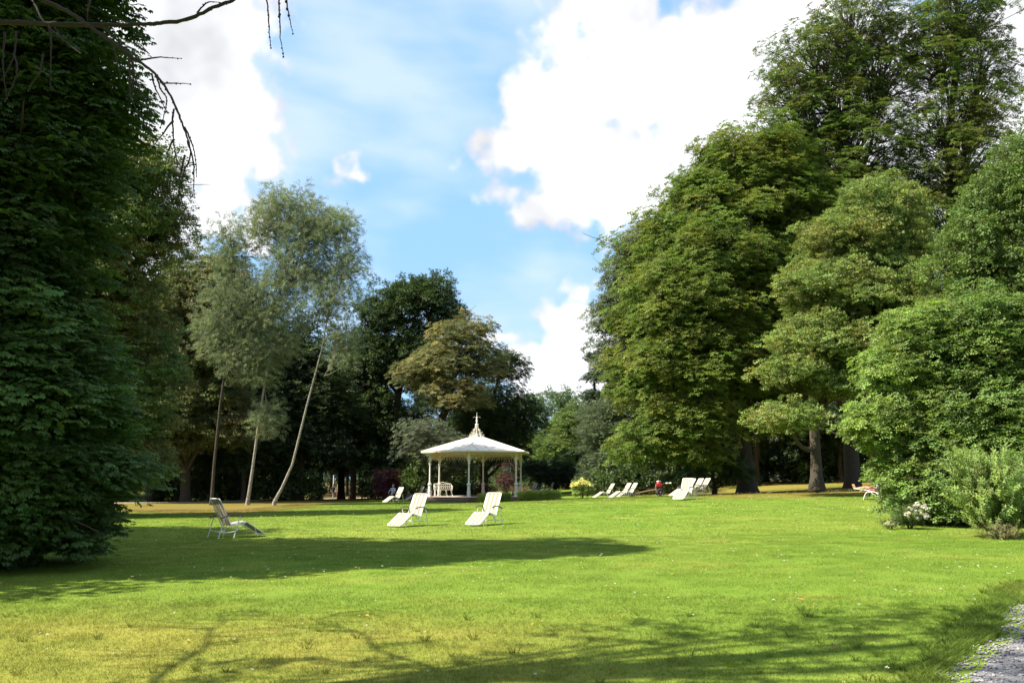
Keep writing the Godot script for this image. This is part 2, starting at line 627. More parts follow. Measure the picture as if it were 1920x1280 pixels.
func stem_at(d: float, list: Array) -> Array:
	var out := []
	for l in list:
		out.append(spot(l[0], l[1], d - (l[2] if l.size() > 2 else 0.0)))
	return out

# ---------------------------------------------------------------- sky

func sky_color(dir: Vector3) -> Color:
	var el := rad_to_deg(asin(clampf(dir.y, -1.0, 1.0)))
	var az := rad_to_deg(atan2(dir.x, -dir.z))
	var t := clampf(el / 60.0, 0.0, 1.0)
	var c := Color(0.215, 0.365, 0.52).lerp(Color(0.095, 0.205, 0.44), pow(t, 0.75))
	if el < 0.0:
		return Color(0.1, 0.12, 0.08)
	var n := soft.get_noise_3dv(dir * 8.0)
	var f := fine.get_noise_3dv(dir * 20.0)
	var w := 0.55 * n + 0.5 * f
	# heaps of cloud, each an ellipse of [azimuth, elevation, half widths] whose rim the noise eats away
	az += 2.6 * soft.get_noise_3dv(dir * 6.0 + Vector3(11, 0, 0)) + 1.1 * fine.get_noise_3dv(dir * 26.0 + Vector3(0, 0, 5))
	el += 2.0 * soft.get_noise_3dv(dir * 6.0 + Vector3(0, 17, 0)) + 1.0 * fine.get_noise_3dv(dir * 26.0 + Vector3(0, 9, 5))
	var g := -1.0
	for k in clouds:
		var x: float = (az - k[0]) / k[2]
		var y: float = (el - k[1]) / k[3]
		var q := x * x + y * y
		if q < 5.0:
			g = maxf(g, (1.0 - sqrt(q)) * sqrt(minf(k[2], k[3]) / 4.0))
	# elsewhere in the sky the same weather goes on
	var wide := maxf(smoothstep(36.0, 50.0, absf(az)), smoothstep(33.0, 44.0, el))
	if wide > 0.0:
		g = maxf(g, lerpf(-1.0, soft.get_noise_3dv(dir * 2.2 + Vector3(7, 3, 1)) * 1.9 + 0.02, wide))
	var cover := smoothstep(-0.1, 0.4, g + w * 1.0)
	# thin streaks high up
	var streak := fine.get_noise_3d(dir.x * 4.0 + dir.y * 3.0, dir.y * 13.0, dir.z * 4.0) * 0.6 + soft.get_noise_3dv(dir * 3.5 + Vector3(3, 0, 0)) * 0.7
	var veil := smoothstep(-0.3, 0.7, streak + 0.3 * smoothstep(17.0, 26.0, el) - 0.3 * smoothstep(2.0, 8.0, absf(az + 9.0) - 8.0) * (1.0 - wide)) * 0.55
	c = c.lerp(Color(0.4, 0.44, 0.5), veil)
	var body := 0.385 + 0.09 * smoothstep(0.0, 0.5, g + w * 0.25) + 0.2 * n - 0.12 * soft.get_noise_3dv(dir * 4.5 + Vector3(0, 5, 0))
	c = c.lerp(Color(body * 0.99, body, body * 1.04), cover)
	return Color(c.r * 0.88, c.g * 0.88, c.b * 0.88)

var clouds := [[-24, 29, 8, 8], [-22, 22, 5.5, 6], [-26, 21, 8, 8], [-21, 17.5, 4.2, 4], [-27, 14, 6, 5], [-16.5, 20.5, 1.6, 1.8], [11, 27, 10, 6.5], [4.5, 25, 4.5, 4.2], [1, 23, 4.6, 2.6], [2.5, 18.6, 4.4, 2.5], [7.5, 20.5, 6, 4.5], [16, 22, 8, 7], [22, 25, 10, 8], [30, 22, 9, 9], [8, 31, 6, 3.5], [13, 18, 4, 3.5],
		[4.0, 8.8, 3.2, 3.6], [5.4, 11.0, 2.2, 2.6], [1.9, 6.6, 2.6, 2.6], [7, 7.5, 4.5, 5], [-11.7, 20.7, 1.9, 0.75], [-1, 9.9, 1.9, 0.9]]

func sky_patch(w: int, h: int, x0: int, y0: int, full: int) -> Image:
	var a := PackedFloat32Array()
	a.resize(w * h * 3)
	var k := 0
	for y in h:
		var el := PI / 2 - (y + y0 + 0.5) / (full * 0.5) * PI
		for x in w:
			var az := (x + x0 + 0.5) / full * TAU - PI
			var c := sky_color(Vector3(sin(az) * cos(el), sin(el), -cos(az) * cos(el)))
			a[k] = c.r
			a[k + 1] = c.g
			a[k + 2] = c.b
			k += 3
	return Image.create_from_data(w, h, false, Image.FORMAT_RGBF, a.to_byte_array())

func sky_texture() -> ImageTexture:
	var im := sky_patch(1024, 512, 0, 0, 1024)
	im.resize(4096, 2048, Image.INTERPOLATE_BILINEAR)
	var x0 := int((180.0 - 42.0) / 360.0 * 4096)
	var y0 := int((90.0 - 36.0) / 180.0 * 2048)
	var w := int(84.0 / 360.0 * 4096)
	var h := int(36.0 / 180.0 * 2048)
	im.blit_rect(sky_patch(w, h, x0, y0, 4096), Rect2i(0, 0, w, h), Vector2i(x0, y0))
	var turned := Image.create(4096, 2048, false, Image.FORMAT_RGBF)      # a panorama begins straight ahead
	turned.blit_rect(im, Rect2i(2048, 0, 2048, 2048), Vector2i(0, 0))
	turned.blit_rect(im, Rect2i(0, 0, 2048, 2048), Vector2i(2048, 0))
	return ImageTexture.create_from_image(turned)

# ---------------------------------------------------------------- lawn

func lawn_color(x: float, d: float) -> Color:
	var a := soft.get_noise_2d(x * 0.2, d * 0.2)
	var b := fine.get_noise_2d(x * 0.9, d * 0.9)
	var c := soft.get_noise_2d(x * 0.05 + 300.0, d * 0.05)
	var g := Color(0.126, 0.206, 0.032).lerp(Color(0.154, 0.218, 0.04), clampf(0.5 + c * 1.2 + b * 0.4, 0.0, 1.0))
	# straw-coloured grass in the front, where the tree keeps the rain off
	var dry := smoothstep(10.8, 8.4, d + a * 1.2) * smoothstep(2.6, -0.4, x + b * 1.5 + (d - 7.0) * 0.25)
	dry = maxf(dry * (0.55 + 0.6 * clampf(a + b + 0.35, 0.0, 1.0)), 0.3 * smoothstep(0.18, 0.5, a + b * 0.6))
	# worn ground along the trees on both sides
	var edge_right := smoothstep(39.5, 42.0, d - (x - 15.0) * 0.12 + a * 2.0) * smoothstep(8.0, 12.5, x + a)
	var edge_left := smoothstep(37.5, 42.0, d + a * 2.0 + (x + 20.0) * 0.25) * smoothstep(-9.5, -13.5, x + a * 2.0) * smoothstep(-90.0, -60.0, x)
	var rim := smoothstep(49.0, 56.0, d) * smoothstep(6.5, 9.0, x) * 0.6
	g = g.lerp(Color(0.25, 0.225, 0.06), clampf(dry * 0.75, 0.0, 0.65))
	g = g.lerp(Color(0.24, 0.165, 0.06), clampf(maxf(edge_right, rim) * (0.6 + 0.5 * b), 0.0, 0.9))
	g = g.lerp(Color(0.17, 0.11, 0.045), clampf(edge_left * (0.75 + 0.4 * b), 0.0, 0.9))
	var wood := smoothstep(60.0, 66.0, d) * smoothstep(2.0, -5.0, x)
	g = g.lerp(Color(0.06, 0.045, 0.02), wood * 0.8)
	var f := 1.0 + 0.12 * a + 0.08 * b
	return Color(g.r * f, g.g * f, g.b * f)

func make_lawn() -> void:
	var xs := []
	var ds := []
	var x := 0.0
	var step := 0.4
	while x < 700.0:
		xs.append(x)
		if x > 0.0:
			xs.append(-x)
		if x > 12.0:
			step *= 1.045
		x += step
	xs.sort()
	var d := 3.0
	step = 0.3
	while d < 900.0:
		ds.append(d)
		if d > 14.0:
			step *= 1.03
		d += step
	ds = [-60.0, -30.0, -12.0, -5.0, -2.0, 0.0, 1.0, 2.0] + ds
	var mb := MB.new()
	mb.tinted = true
	for dd in ds:
		for xx in xs:
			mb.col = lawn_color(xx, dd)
			var e := 0.2
			var m := Vector3(high(xx - e, dd) - high(xx + e, dd), 2.0 * e, high(xx, dd + e) - high(xx, dd - e)).normalized()
			mb.vert(Vector3(xx, high(xx, dd), -dd), m, Vector2(xx, dd))
	var w := xs.size()
	for j in ds.size() - 1:
		for i in w - 1:
			var a := j * w + i
			mb.ix.append_array([a, a + w, a + w + 1, a, a + w + 1, a + 1])
	var mat := StandardMaterial3D.new()
	mat.vertex_color_use_as_albedo = true
	mat.roughness = 0.95
	mat.metallic_specular = 0.15
	var one := tile_noise(512, 512, 14.0, 11)
	var two := tile_noise(512, 512, 90.0, 12)
	var f := func(p: int, q: int) -> Color:
		var k := 0.5 + 0.3 * one.get_pixel(p, q).r + 0.5 * two.get_pixel(p, q).r
		return Color(k * 1.02, k, k * 0.85).linear_to_srgb()
	mat.albedo_texture = noise_image(512, 512, f)
	mat.uv1_scale = Vector3(0.55, 0.55, 1)
	mat.heightmap_enabled = true
	mat.heightmap_texture = mat.albedo_texture
	mat.heightmap_scale = 2.0
	tag(obj("lawn", mb.mesh(), mat), "", "", "", "structure")

func make_grass() -> void:
	# mown blades over the lawn, denser and finer close to the camera
	var mat := leaf_material(0.8, 0.6, 0.25)
	for zone in [[5.2, 11.0, 150.0, 0.13, 34, 0.03, 0.004], [11.0, 22.0, 46.0, 0.2, 40, 0.029, 0.006], [22.0, 62.0, 8.5, 0.42, 46, 0.03, 0.013]]:
		var mb := MB.new()
		for k in int(zone[4]):
			var a := rng.randf() * TAU
			var r: float = sqrt(rng.randf()) * zone[3]
			var p := Vector3(cos(a) * r, -0.004, sin(a) * r)
			var lean := (Vector3(rng.randf_range(-1, 1), rng.randf_range(0.35, 1.1), rng.randf_range(-1, 1))).normalized()
			var side: Vector3 = lean.cross(wander(1.0)).normalized() * zone[6] * 0.5
			mb.tri(p - side, p + lean * zone[5] * rng.randf_range(0.6, 1.3), p + side)
		var where := []
		var tint := []
		var d0: float = zone[0]
		var d1: float = zone[1]
		var count := int(0.7 * (d1 * d1 - d0 * d0) * zone[2])
		for i in count:
			var d := sqrt(lerpf(d0 * d0, d1 * d1, rng.randf()))
			var x := rng.randf_range(-0.7, 0.7) * d
			if on_gravel(x, d) > -0.12 or d > 44.0 and x < -14.0:
				continue
			var g := rng.randf_range(0.75, 1.35)
			where.append(Transform3D(Basis(Vector3.UP, rng.randf() * TAU).scaled(Vector3(g, g * rng.randf_range(0.8, 1.2), g)), Vector3(x, high(x, d), -d)))
			var c := lawn_color(x, d)
			var f := rng.randf_range(0.88, 1.25)
			tint.append(Color(c.r * f * rng.randf_range(0.9, 1.15), c.g * f, c.b * f))
		tag(scatter("grass", mb.mesh(), mat, where, tint), "short mown green grass covering the lawn", "grass", "", "stuff")
	# taller tufts that the mower missed along the gravel
	var tall := MB.new()
	for k in 26:
		var a := rng.randf() * TAU
		var p := Vector3(cos(a), 0, sin(a)) * rng.randf() * 0.05
		var lean := (Vector3(cos(a), rng.randf_range(1.2, 3.0), sin(a))).normalized()
		var side := lean.cross(wander(1.0)).normalized() * 0.003
		var l := rng.randf_range(0.06, 0.14)
		tall.quad(p - side, p + lean * l * 0.5 - side * 0.8, p + lean * l * 0.5 + side * 0.8, p + side)
		tall.tri(p + lean * l * 0.5 - side * 0.8, p + lean * l + Vector3(cos(a), -0.3, sin(a)) * l * 0.3, p + lean * l * 0.5 + side * 0.8)
	var w2 := []
	var t2 := []
	for i in 900:
		var d := rng.randf_range(5.0, 12.0)
		var x := gravel_rim(d) - absf(rng.randfn(0.0, 0.22)) + 0.04
		if i % 12 == 0:
			d = rng.randf_range(6.0, 10.0)
			x = rng.randf_range(-0.65, 0.65) * d
		if on_gravel(x, d) > 0.1:
			continue
		w2.append(Transform3D(Basis(Vector3.UP, rng.randf() * TAU).scaled(Vector3.ONE * rng.randf_range(0.4, 0.95)), Vector3(x, high(x, d), -d)))
		var c := lawn_color(x, d)
		t2.append(c * rng.randf_range(0.7, 1.1))
	tag(scatter("grass", tall.mesh(), mat, w2, t2), "longer grass tufts along the gravel path", "grass", "", "stuff")
	# clover heads, and leaves blown down
	var fl := MB.new()
	for k in 7:
		var o := Vector3(cos(k * 2.4), rng.randf_range(0.1, 1.0), sin(k * 2.4)).normalized()
		fl.tri(o * 0.003 + Vector3(0, 0.035, 0), o * 0.012 + wander(0.005) + Vector3(0, 0.035, 0), o * 0.011 + wander(0.006) + Vector3(0, 0.035, 0))
	w2 = []
	t2 = []
	for i in 5200:
		var d := sqrt(rng.randf_range(36.0, 2300.0))
		var x := rng.randf_range(-0.68, 0.68) * d
		if soft.get_noise_2d(x * 0.3, d * 0.3) < rng.randf_range(-0.35, 0.35) or on_gravel(x, d) > -0.3 or x < -10.0:
			continue
		w2.append(Transform3D(Basis(Vector3.UP, rng.randf() * TAU).scaled(Vector3.ONE * rng.randf_range(0.7, 1.5) * (1.0 + d * 0.02)), Vector3(x, high(x, d), -d)))
		t2.append(Color(0.62, 0.6, 0.5) if i % 4 else Color(0.6, 0.5, 0.12))
	tag(scatter("clover_flowers", fl.mesh(), M.petal, w2, t2), "tiny white clover heads sprinkled over the lawn", "flowers", "", "stuff")
	var lf := MB.new()
	leaf(lf, Vector3(-0.03, 0.03, 0), Vector3.RIGHT, Vector3.UP, 0.06, 0.04, true)
	w2 = []
	t2 = []
	for i in 150:
		var d := sqrt(rng.randf_range(36.0, 400.0))
		var x := rng.randf_range(-0.68, 0.68) * d
		w2.append(Transform3D(Basis.from_euler(wander(0.5) + Vector3(0, rng.randf() * TAU, 0)).scaled(Vector3.ONE * rng.randf_range(0.5, 1.1)), Vector3(x, high(x, d) + 0.003, -d)))
		t2.append([Color(0.34, 0.21, 0.07), Color(0.4, 0.26, 0.06), Color(0.3, 0.18, 0.06), Color(0.45, 0.33, 0.12)][i % 4])
	tag(scatter("fallen_leaves", lf.mesh(), M.petal, w2, t2), "dry brown and yellow leaves lying scattered on the grass", "leaves", "", "stuff")

func gravel_rim(d: float) -> float:
	return 3.22 + (d - 6.5) * 0.74 + 0.16 * soft.get_noise_1d(d * 0.8) + 0.1 * fine.get_noise_1d(d * 2.2)

func on_gravel(x: float, d: float) -> float:
	# metres inside the rim of the gravel path (the path runs off to the right and towards the camera)
	return minf(x - gravel_rim(d), 3.4 - (x - gravel_rim(d))) if d > -6.0 else -1.0

func make_gravel() -> void:
	var mb := MB.new()
	mb.tinted = true
	var rows := 160
	for j in rows:
		var d := lerpf(-6.0, 16.0, j / (rows - 1.0))
		for i in 9:
			var x := gravel_rim(d) + 3.4 * i / 8.0
			var k := 0.2 + 0.05 * soft.get_noise_2d(x * 3.0, d * 3.0)
			mb.col = Color(k, k, k * 1.06)
			mb.vert(Vector3(x, high(x, d) + (0.006 if i in range(1, 8) else -0.01), -d), Vector3.UP, Vector2(x, d))
	for j in rows - 1:
		for i in 8:
			var a := j * 9 + i
			mb.ix.append_array([a, a + 9, a + 10, a, a + 10, a + 1])
	var mat := StandardMaterial3D.new()
	mat.vertex_color_use_as_albedo = true
	mat.roughness = 0.95
	var one := tile_noise(256, 256, 60.0, 13)
	var f := func(p: int, q: int) -> Color:
		var k := 0.3 + 0.9 * one.get_pixel(p, q).r
		return Color(k, k, k).linear_to_srgb()
	mat.albedo_texture = noise_image(256, 256, f)
	mat.uv1_scale = Vector3(1.4, 1.4, 1)
	tag(obj("gravel_path", mb.mesh(), mat), "", "", "", "structure")
	var st := MB.new()
	st.ball(Vector3(0, 0.006, 0), Vector3(0.014, 0.008, 0.01), 5, 3)
	var where := []
	var tint := []
	for i in 15000:
		var d := rng.randf_range(5.0, 12.5)
		var x := gravel_rim(d) + rng.randf_range(-0.14, 3.2)
		if x > 0.68 * d + 0.6 or on_gravel(x, d) < rng.randf_range(-0.1, 0.1):
			continue
		var k := rng.randf_range(0.08, 0.3)
		where.append(Transform3D(Basis.from_euler(wander(1.0) * Vector3(0.4, 3.0, 0.4)).scaled(Vector3.ONE * rng.randf_range(0.4, 1.3)), Vector3(x, high(x, d) + 0.004, -d)))
		tint.append(Color(k, k * 0.99, k * 1.03))
	tag(scatter("gravel", st.mesh(), M.tint, where, tint), "loose grey gravel stones on the path", "gravel", "", "stuff")

func make_footpath() -> void:
	var mb := MB.new()
	var pts := [Vector2(-75, 62), Vector2(-45, 58.5), Vector2(-30, 57.5), Vector2(-22, 60), Vector2(-20, 72), Vector2(-21, 90), Vector2(-23, 104), Vector2(-14, 109), Vector2(4, 118), Vector2(30, 124)]
	var line := Curve2D.new()
	for i in pts.size():
		var tan_: Vector2 = (pts[mini(i + 1, pts.size() - 1)] - pts[maxi(i - 1, 0)]) / 6.0
		line.add_point(pts[i], -tan_, tan_)
	var way := line.tessellate_even_length(5, 1.2)
	for i in way.size():
		var d: Vector2 = (way[mini(i + 1, way.size() - 1)] - way[maxi(i - 1, 0)]).normalized()
		for s in [-1.1, 0.0, 1.1]:
			var p: Vector2 = way[i] + Vector2(-d.y, d.x) * s
			mb.vert(Vector3(p.x, high(p.x, p.y) + (0.05 if s == 0.0 else 0.02), -p.y), Vector3.UP, p)
	for i in way.size() - 1:
		for k in 2:
			var a := i * 3 + k
			mb.ix.append_array([a, a + 1, a + 4, a, a + 4, a + 3])
	tag(obj("footpath", mb.mesh(), paint(0.42, 0.36, 0.26, 0.95)), "", "", "", "structure")

# ---------------------------------------------------------------- the trees of this park

func make_trees() -> void:
	var maple := Color(0.04, 0.075, 0.012)
	# near left: two dark broadleaves whose boughs hang to the ground
	var s := {"col": Color(0.065, 0.115, 0.022), "leaf": "hand", "bough": 0.7, "count": 46, "size": 0.60, "girth": 0.32, "close": 0.95, "inside": 5.0, "stray": 0.3}
	tree("chestnut_tree", "tall dark green chestnut at the left edge, its top beyond the picture", "tree", ground(-60, 15.9), s, lobes_at(15.4, [[35, 60, 115, 150], [100, 190, 105, 95], [25, 330, 125, 160], [10, 520, 110, 150], [-150, 200, 190, 250], [-150, 560, 190, 250], [-60, -170, 150, 170], [50, -90, 100, 130]]))
	s = {"col": Color(0.085, 0.15, 0.026), "stray": 0.35, "leaf": "hand", "bough": 0.6, "count": 42, "size": 0.58, "girth": 0.2, "close": 0.95, "inside": 4.0}
	tree("sycamore_tree", "low spreading sycamore at the left, its boughs hanging onto the lawn", "tree", ground(0, 15.5), s, lobes_at(15.0, [[15, 690, 115, 115], [50, 790, 125, 105], [70, 890, 130, 85], [10, 985, 125, 70], [-110, 800, 200, 240]]))
	s = {"col": Color(0.04, 0.07, 0.015), "leaf": "bunch", "bough": 1.5, "count": 26, "size": 1.0, "girth": 0.4, "inside": 4.0}
	for k in [[-15.5, 14.6, "broad dark tree out of view, left of the chestnut"], [-23.0, 20.0, "broad dark tree out of view, left of the sycamore"]]:
		var foot := Vector3(k[0], high(k[0], k[1]), -k[1])
		var ls := []
		for j in 7:
			ls.append([foot + Vector3(rng.randf_range(-1, 1), 3.0 + j * 2.2, rng.randf_range(-1, 1)), Vector3(1, 0.75, 1) * [2.8, 3.4, 3.6, 3.5, 3.2, 2.6, 1.9][j]])
		tree("shade_tree", k[2], "tree", foot, s, ls)
	var st: Node3D = get_node("shade_tree")
	for k in [[-16, -17], [-5, -20], [6, -17], [17, -16], [27, -6]]:
		copy(st, Vector3(k[0], high(k[0], k[1]), -k[1]), k[0] * 1.3, "broad dark tree behind the camera, across the gravel path", "trees across the gravel path")
	# left: yellowing maple
	s = {"col": Color(0.095, 0.145, 0.03), "tip": Color(0.2, 0.165, 0.04), "tip_share": 0.25, "leaf": "bunch", "bough": 0.8, "count": 26, "size": 0.50, "girth": 0.36, "inside": 2.0, "bark": M.bark}
	tree("maple_tree", "maple with yellowing top boughs behind the dark chestnut on the left", "tree", ground(195, 37), s, lobes_at(36.0, [[245, 335, 85, 70], [215, 450, 110, 90], [300, 430, 48, 60], [180, 560, 100, 100], [230, 640, 75, 80], [160, 400, 90, 110], [225, 760, 95, 100], [190, 870, 110, 70]]))
	# left middle
	s = {"col": Color(0.11, 0.13, 0.035), "tip": Color(0.18, 0.155, 0.055), "tip_share": 0.2, "leaf": "bunch", "bough": 1.0, "count": 24, "size": 0.64, "girth": 0.34, "inside": 2.0}
	tree("lime_tree", "olive green lime with brownish top, left of the birches", "tree", ground(348, 60), s, lobes_at(58.0, [[395, 525, 65, 52], [345, 575, 65, 65], [325, 680, 80, 90], [415, 640, 65, 80], [310, 800, 80, 85], [400, 790, 85, 80]]))
	# the birches
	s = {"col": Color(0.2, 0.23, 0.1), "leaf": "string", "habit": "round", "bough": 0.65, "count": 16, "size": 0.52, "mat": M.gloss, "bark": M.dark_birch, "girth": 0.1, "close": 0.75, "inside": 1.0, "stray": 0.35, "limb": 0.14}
	s.stem = stem_at(52.0, [[396, 941], [401, 870], [412, 760], [428, 650], [440, 560], [437, 450]])
	tree("birch_tree", "leftmost of the three birches, with the darkest trunk", "tree", s.stem[0], s, lobes_at(52.0, [[432, 465, 36, 58], [432, 575, 55, 70], [455, 680, 45, 60], [400, 640, 36, 50]]), "birches at the edge of the lawn")
	s.bark = M.birch
	s.stem = stem_at(52.0, [[464, 941], [473, 880], [485, 790], [500, 690], [512, 620], [530, 520], [545, 390]])
	tree("birch_tree", "tallest birch, the middle one, with a slightly curved white trunk", "tree", s.stem[0], s, lobes_at(52.0, [[540, 410, 62, 58], [498, 425, 42, 50], [560, 500, 72, 70], [515, 570, 58, 60], [590, 435, 45, 50], [480, 690, 36, 55], [500, 790, 26, 45], [525, 650, 36, 50]]), "birches at the edge of the lawn")
	s.stem = stem_at(51.0, [[514, 943], [528, 915], [548, 870], [575, 760], [603, 655], [620, 560], [640, 430]])
	tree("birch_tree", "birch that leans to the right with a bare white trunk", "tree", s.stem[0], s, lobes_at(51.0, [[632, 430, 44, 45], [652, 500, 38, 52], [622, 560, 52, 60], [642, 650, 34, 55]]), "birches at the edge of the lawn")
	# middle
	s = {"col": Color(0.047, 0.078, 0.016), "leaf": "bunch", "habit": "round", "bough": 1.1, "count": 30, "size": 0.68, "girth": 0.45, "inside": 2.0}
	tree("oak_tree", "tall dark green oak behind the brownish lime, left of the bandstand", "tree", ground(735, 76), s, lobes_at(76.0, [[790, 560, 68, 50], [732, 592, 55, 55], [840, 605, 38, 45], [700, 680, 55, 75], [780, 680, 70, 80], [700, 790, 55, 70], [650, 740, 40, 70], [720, 850, 50, 40]]))
	s = {"col": Color(0.14, 0.15, 0.05), "tip": Color(0.33, 0.28, 0.09), "tip_share": 0.3, "leaf": "flat", "bough": 1.0, "count": 28, "size": 0.60, "girth": 0.38, "inside": 2.2}
	tree("lime_tree", "lime with orange brown seeded boughs, right behind the bandstand", "tree", ground(800, 71), s, lobes_at(69.0, [[862, 630, 52, 42], [830, 680, 62, 45], [778, 705, 36, 40], [892, 680, 52, 50], [850, 740, 60, 50], [910, 615, 22, 24]]))
	s = {"col": Color(0.052, 0.081, 0.023), "leaf": "flat", "bough": 1.0, "count": 28, "size": 0.64, "girth": 0.34, "inside": 2.2}
	tree("hornbeam_tree", "dark green hornbeam above the right part of the bandstand roof", "tree", ground(905, 76), s, lobes_at(74.0, [[945, 690, 42, 45], [940, 765, 52, 50], [958, 835, 42, 50], [900, 790, 60, 50], [870, 850, 50, 42], [985, 800, 26, 50]]))
	s = {"col": Color(0.13, 0.145, 0.075), "leaf": "flat", "bough": 1.1, "count": 42, "size": 0.48, "girth": 0.2, "inside": 2.0}
	tree("rowan_tree", "small grey green tree close behind the left end of the bandstand roof", "tree", ground(815, 65), s, lobes_at(64.0, [[798, 808, 44, 32], [832, 838, 42, 36], [850, 880, 36, 34], [778, 845, 26, 34]]))
	# the gap
	s = {"col": Color(0.078, 0.130, 0.033), "leaf": "bunch", "habit": "round", "bough": 2.0, "count": 55, "size": 0.88, "girth": 0.4, "inside": 1.8}
	tree("round_tree", "distant round tree in the gap, nearest the bandstand finial", "tree", ground(1008, 122), s, lobes_at(120.0, [[1003, 770, 36, 36], [1030, 830, 50, 45], [990, 850, 40, 40]]), "distant trees in the gap")
	tree("round_tree", "distant round tree in the gap, below the white cloud", "tree", ground(1060, 118), s, lobes_at(116.0, [[1058, 765, 38, 34], [1080, 820, 45, 45], [1050, 860, 45, 40]]), "distant trees in the gap")
	s = {"col": Color(0.130, 0.182, 0.033), "leaf": "bunch", "bough": 1.3, "count": 46, "size": 0.64, "girth": 0.25, "inside": 2.0}
	tree("robinia_tree", "bright yellow green tree behind the loungers right of the bandstand", "tree", ground(1062, 92), s, lobes_at(90.0, [[1068, 800, 36, 40], [1040, 845, 34, 35], [1085, 860, 40, 45]]))
	s = {"col": Color(0.033, 0.052, 0.016), "leaf": "flat", "bough": 1.0, "count": 50, "size": 0.56, "girth": 0.15, "inside": 3.0}
	tree("dark_shrub", "dark green shrub behind the loungers in the shade, by the bandstand", "shrub", ground(1042, 82), s, lobes_at(80.0, [[1030, 895, 30, 26], [1062, 890, 30, 34], [1000, 880, 26, 30]]))
	# right: conifer, tall birch and willow
	s = {"col": Color(0.027, 0.046, 0.014), "leaf": "needle", "habit": "needle", "bough": 1.5, "count": 25, "size": 1.04, "mat": M.needle, "girth": 0.3, "close": 1.1, "inside": 0.5}
	var cone := []
	for k in 7:
		cone.append([1116, 665 + k * 36, 8 + k * 6, 22])
	tree("spruce_tree", "dark spruce with pointed tip beside the white cloud", "tree", ground(1116, 87), s, lobes_at(86.0, cone))
	s = {"col": Color(0.15, 0.18, 0.085), "leaf": "bunch", "habit": "plate", "bough": 0.8, "count": 16, "size": 0.6, "mat": M.gloss, "bark": M.birch, "girth": 0.25, "close": 0.8, "inside": 1.5, "stray": 0.2}
	tree("birch_tree", "tall grey green birch on the left flank of the big beech", "tree", ground(1185, 77), s, lobes_at(75.0, [[1195, 470, 38, 42], [1165, 520, 34, 48], [1148, 600, 42, 60], [1185, 570, 50, 60], [1138, 680, 28, 50], [1225, 440, 30, 40], [1170, 690, 40, 60]]))
	s = {"col": Color(0.14, 0.175, 0.075), "leaf": "shoot", "bough": 0.8, "count": 42, "size": 0.60, "girth": 0.14, "inside": 3.0, "close": 0.9}
	tree("willow_shrub", "tall grey green willow shrub between the yellow bush and the beech", "shrub", ground(1155, 71), s, lobes_at(69.0, [[1128, 805, 32, 48], [1150, 870, 48, 48], [1180, 830, 48, 58], [1122, 900, 26, 30], [1195, 895, 48, 35], [1155, 770, 24, 34]]))
	# right: the big beech
	s = {"col": Color(0.14, 0.2, 0.03), "tip": Color(0.19, 0.2, 0.032), "tip_share": 0.25, "leaf": "flat", "bough": 0.85, "count": 26, "size": 0.58, "girth": 0.6, "bark": M.grey_bark, "inside": 2.0, "close": 0.85, "stray": 0.3, "tuck": 0.3}
	tree("beech_tree", "huge broad beech filling the right middle, boughs down to the lawn", "tree", ground(1402, 53), s, lobes_at(52.0, [[1390, 300, 78, 60], [1330, 380, 85, 75], [1430, 375, 95, 90], [1265, 470, 82, 82], [1370, 500, 105, 100, 2], [1222, 590, 74, 85], [1330, 640, 105, 100, 3], [1200, 715, 62, 80], [1290, 775, 85, 75, 3], [1215, 835, 60, 55, 2], [1395, 690, 85, 85, 1], [1310, 850, 50, 42, 3], [1450, 560, 80, 90], [1490, 470, 80, 80], [1490, 640, 80, 70], [1440, 780, 70, 50], [1450, 300, 60, 60], [1500, 380, 70, 70], [1290, 560, 100, 90, 3], [1260, 680, 80, 80, 3]]))
	# right: tall open beeches
	s = {"col": Color(0.125, 0.18, 0.03), "tip": Color(0.156, 0.143, 0.026), "tip_share": 0.1, "leaf": "flat", "bough": 0.55, "count": 15, "size": 0.5, "girth": 0.5, "bark": M.grey_bark, "inside": 0.15, "close": 0.34, "stray": 0.35, "twigs": 0.25, "fork": 2.2, "habit": "plate"}
	tree("beech_tree", "left of two very tall open beeches at upper right", "tree", ground(1600, 56), s, lobes_at(54.0, [[1600, 55, 85, 75], [1525, 115, 75, 60], [1480, 190, 58, 65], [1655, 140, 62, 85], [1560, 200, 80, 70], [1470, 285, 58, 60], [1600, 280, 95, 75], [1540, 350, 100, 70], [1650, 370, 80, 80], [1560, 470, 100, 80], [1620, 560, 80, 90], [1560, 640, 90, 70], [1680, 680, 80, 80], [1480, 400, 80, 80], [1455, 330, 60, 60], [1500, 300, 70, 70], [1520, 230, 60, 60]]), "tall open beeches")
	tree("beech_tree", "right of two very tall open beeches at upper right", "tree", ground(1800, 54), s, lobes_at(53.0, [[1800, 25, 75, 75], [1755, 110, 62, 70], [1848, 125, 46, 60], [1830, 210, 56, 60], [1770, 240, 75, 65], [1800, 320, 90, 65], [1780, 430, 85, 85], [1850, 440, 70, 80], [1740, 520, 80, 80], [1700, 430, 70, 80], [1760, 600, 90, 80]]), "tall open beeches")
	# right: the pale maple in front
	s = {"col": Color(0.2, 0.26, 0.055), "tip": Color(0.24, 0.24, 0.055), "tip_share": 0.2, "leaf": "bunch", "bough": 0.7, "count": 26, "size": 0.46, "girth": 0.3, "bark": M.grey_bark, "inside": 1.6, "close": 0.85, "stray": 0.3}
	s.stem = stem_at(44.0, [[1532, 908], [1530, 850], [1524, 760], [1530, 680], [1560, 580], [1600, 480], [1640, 380]])
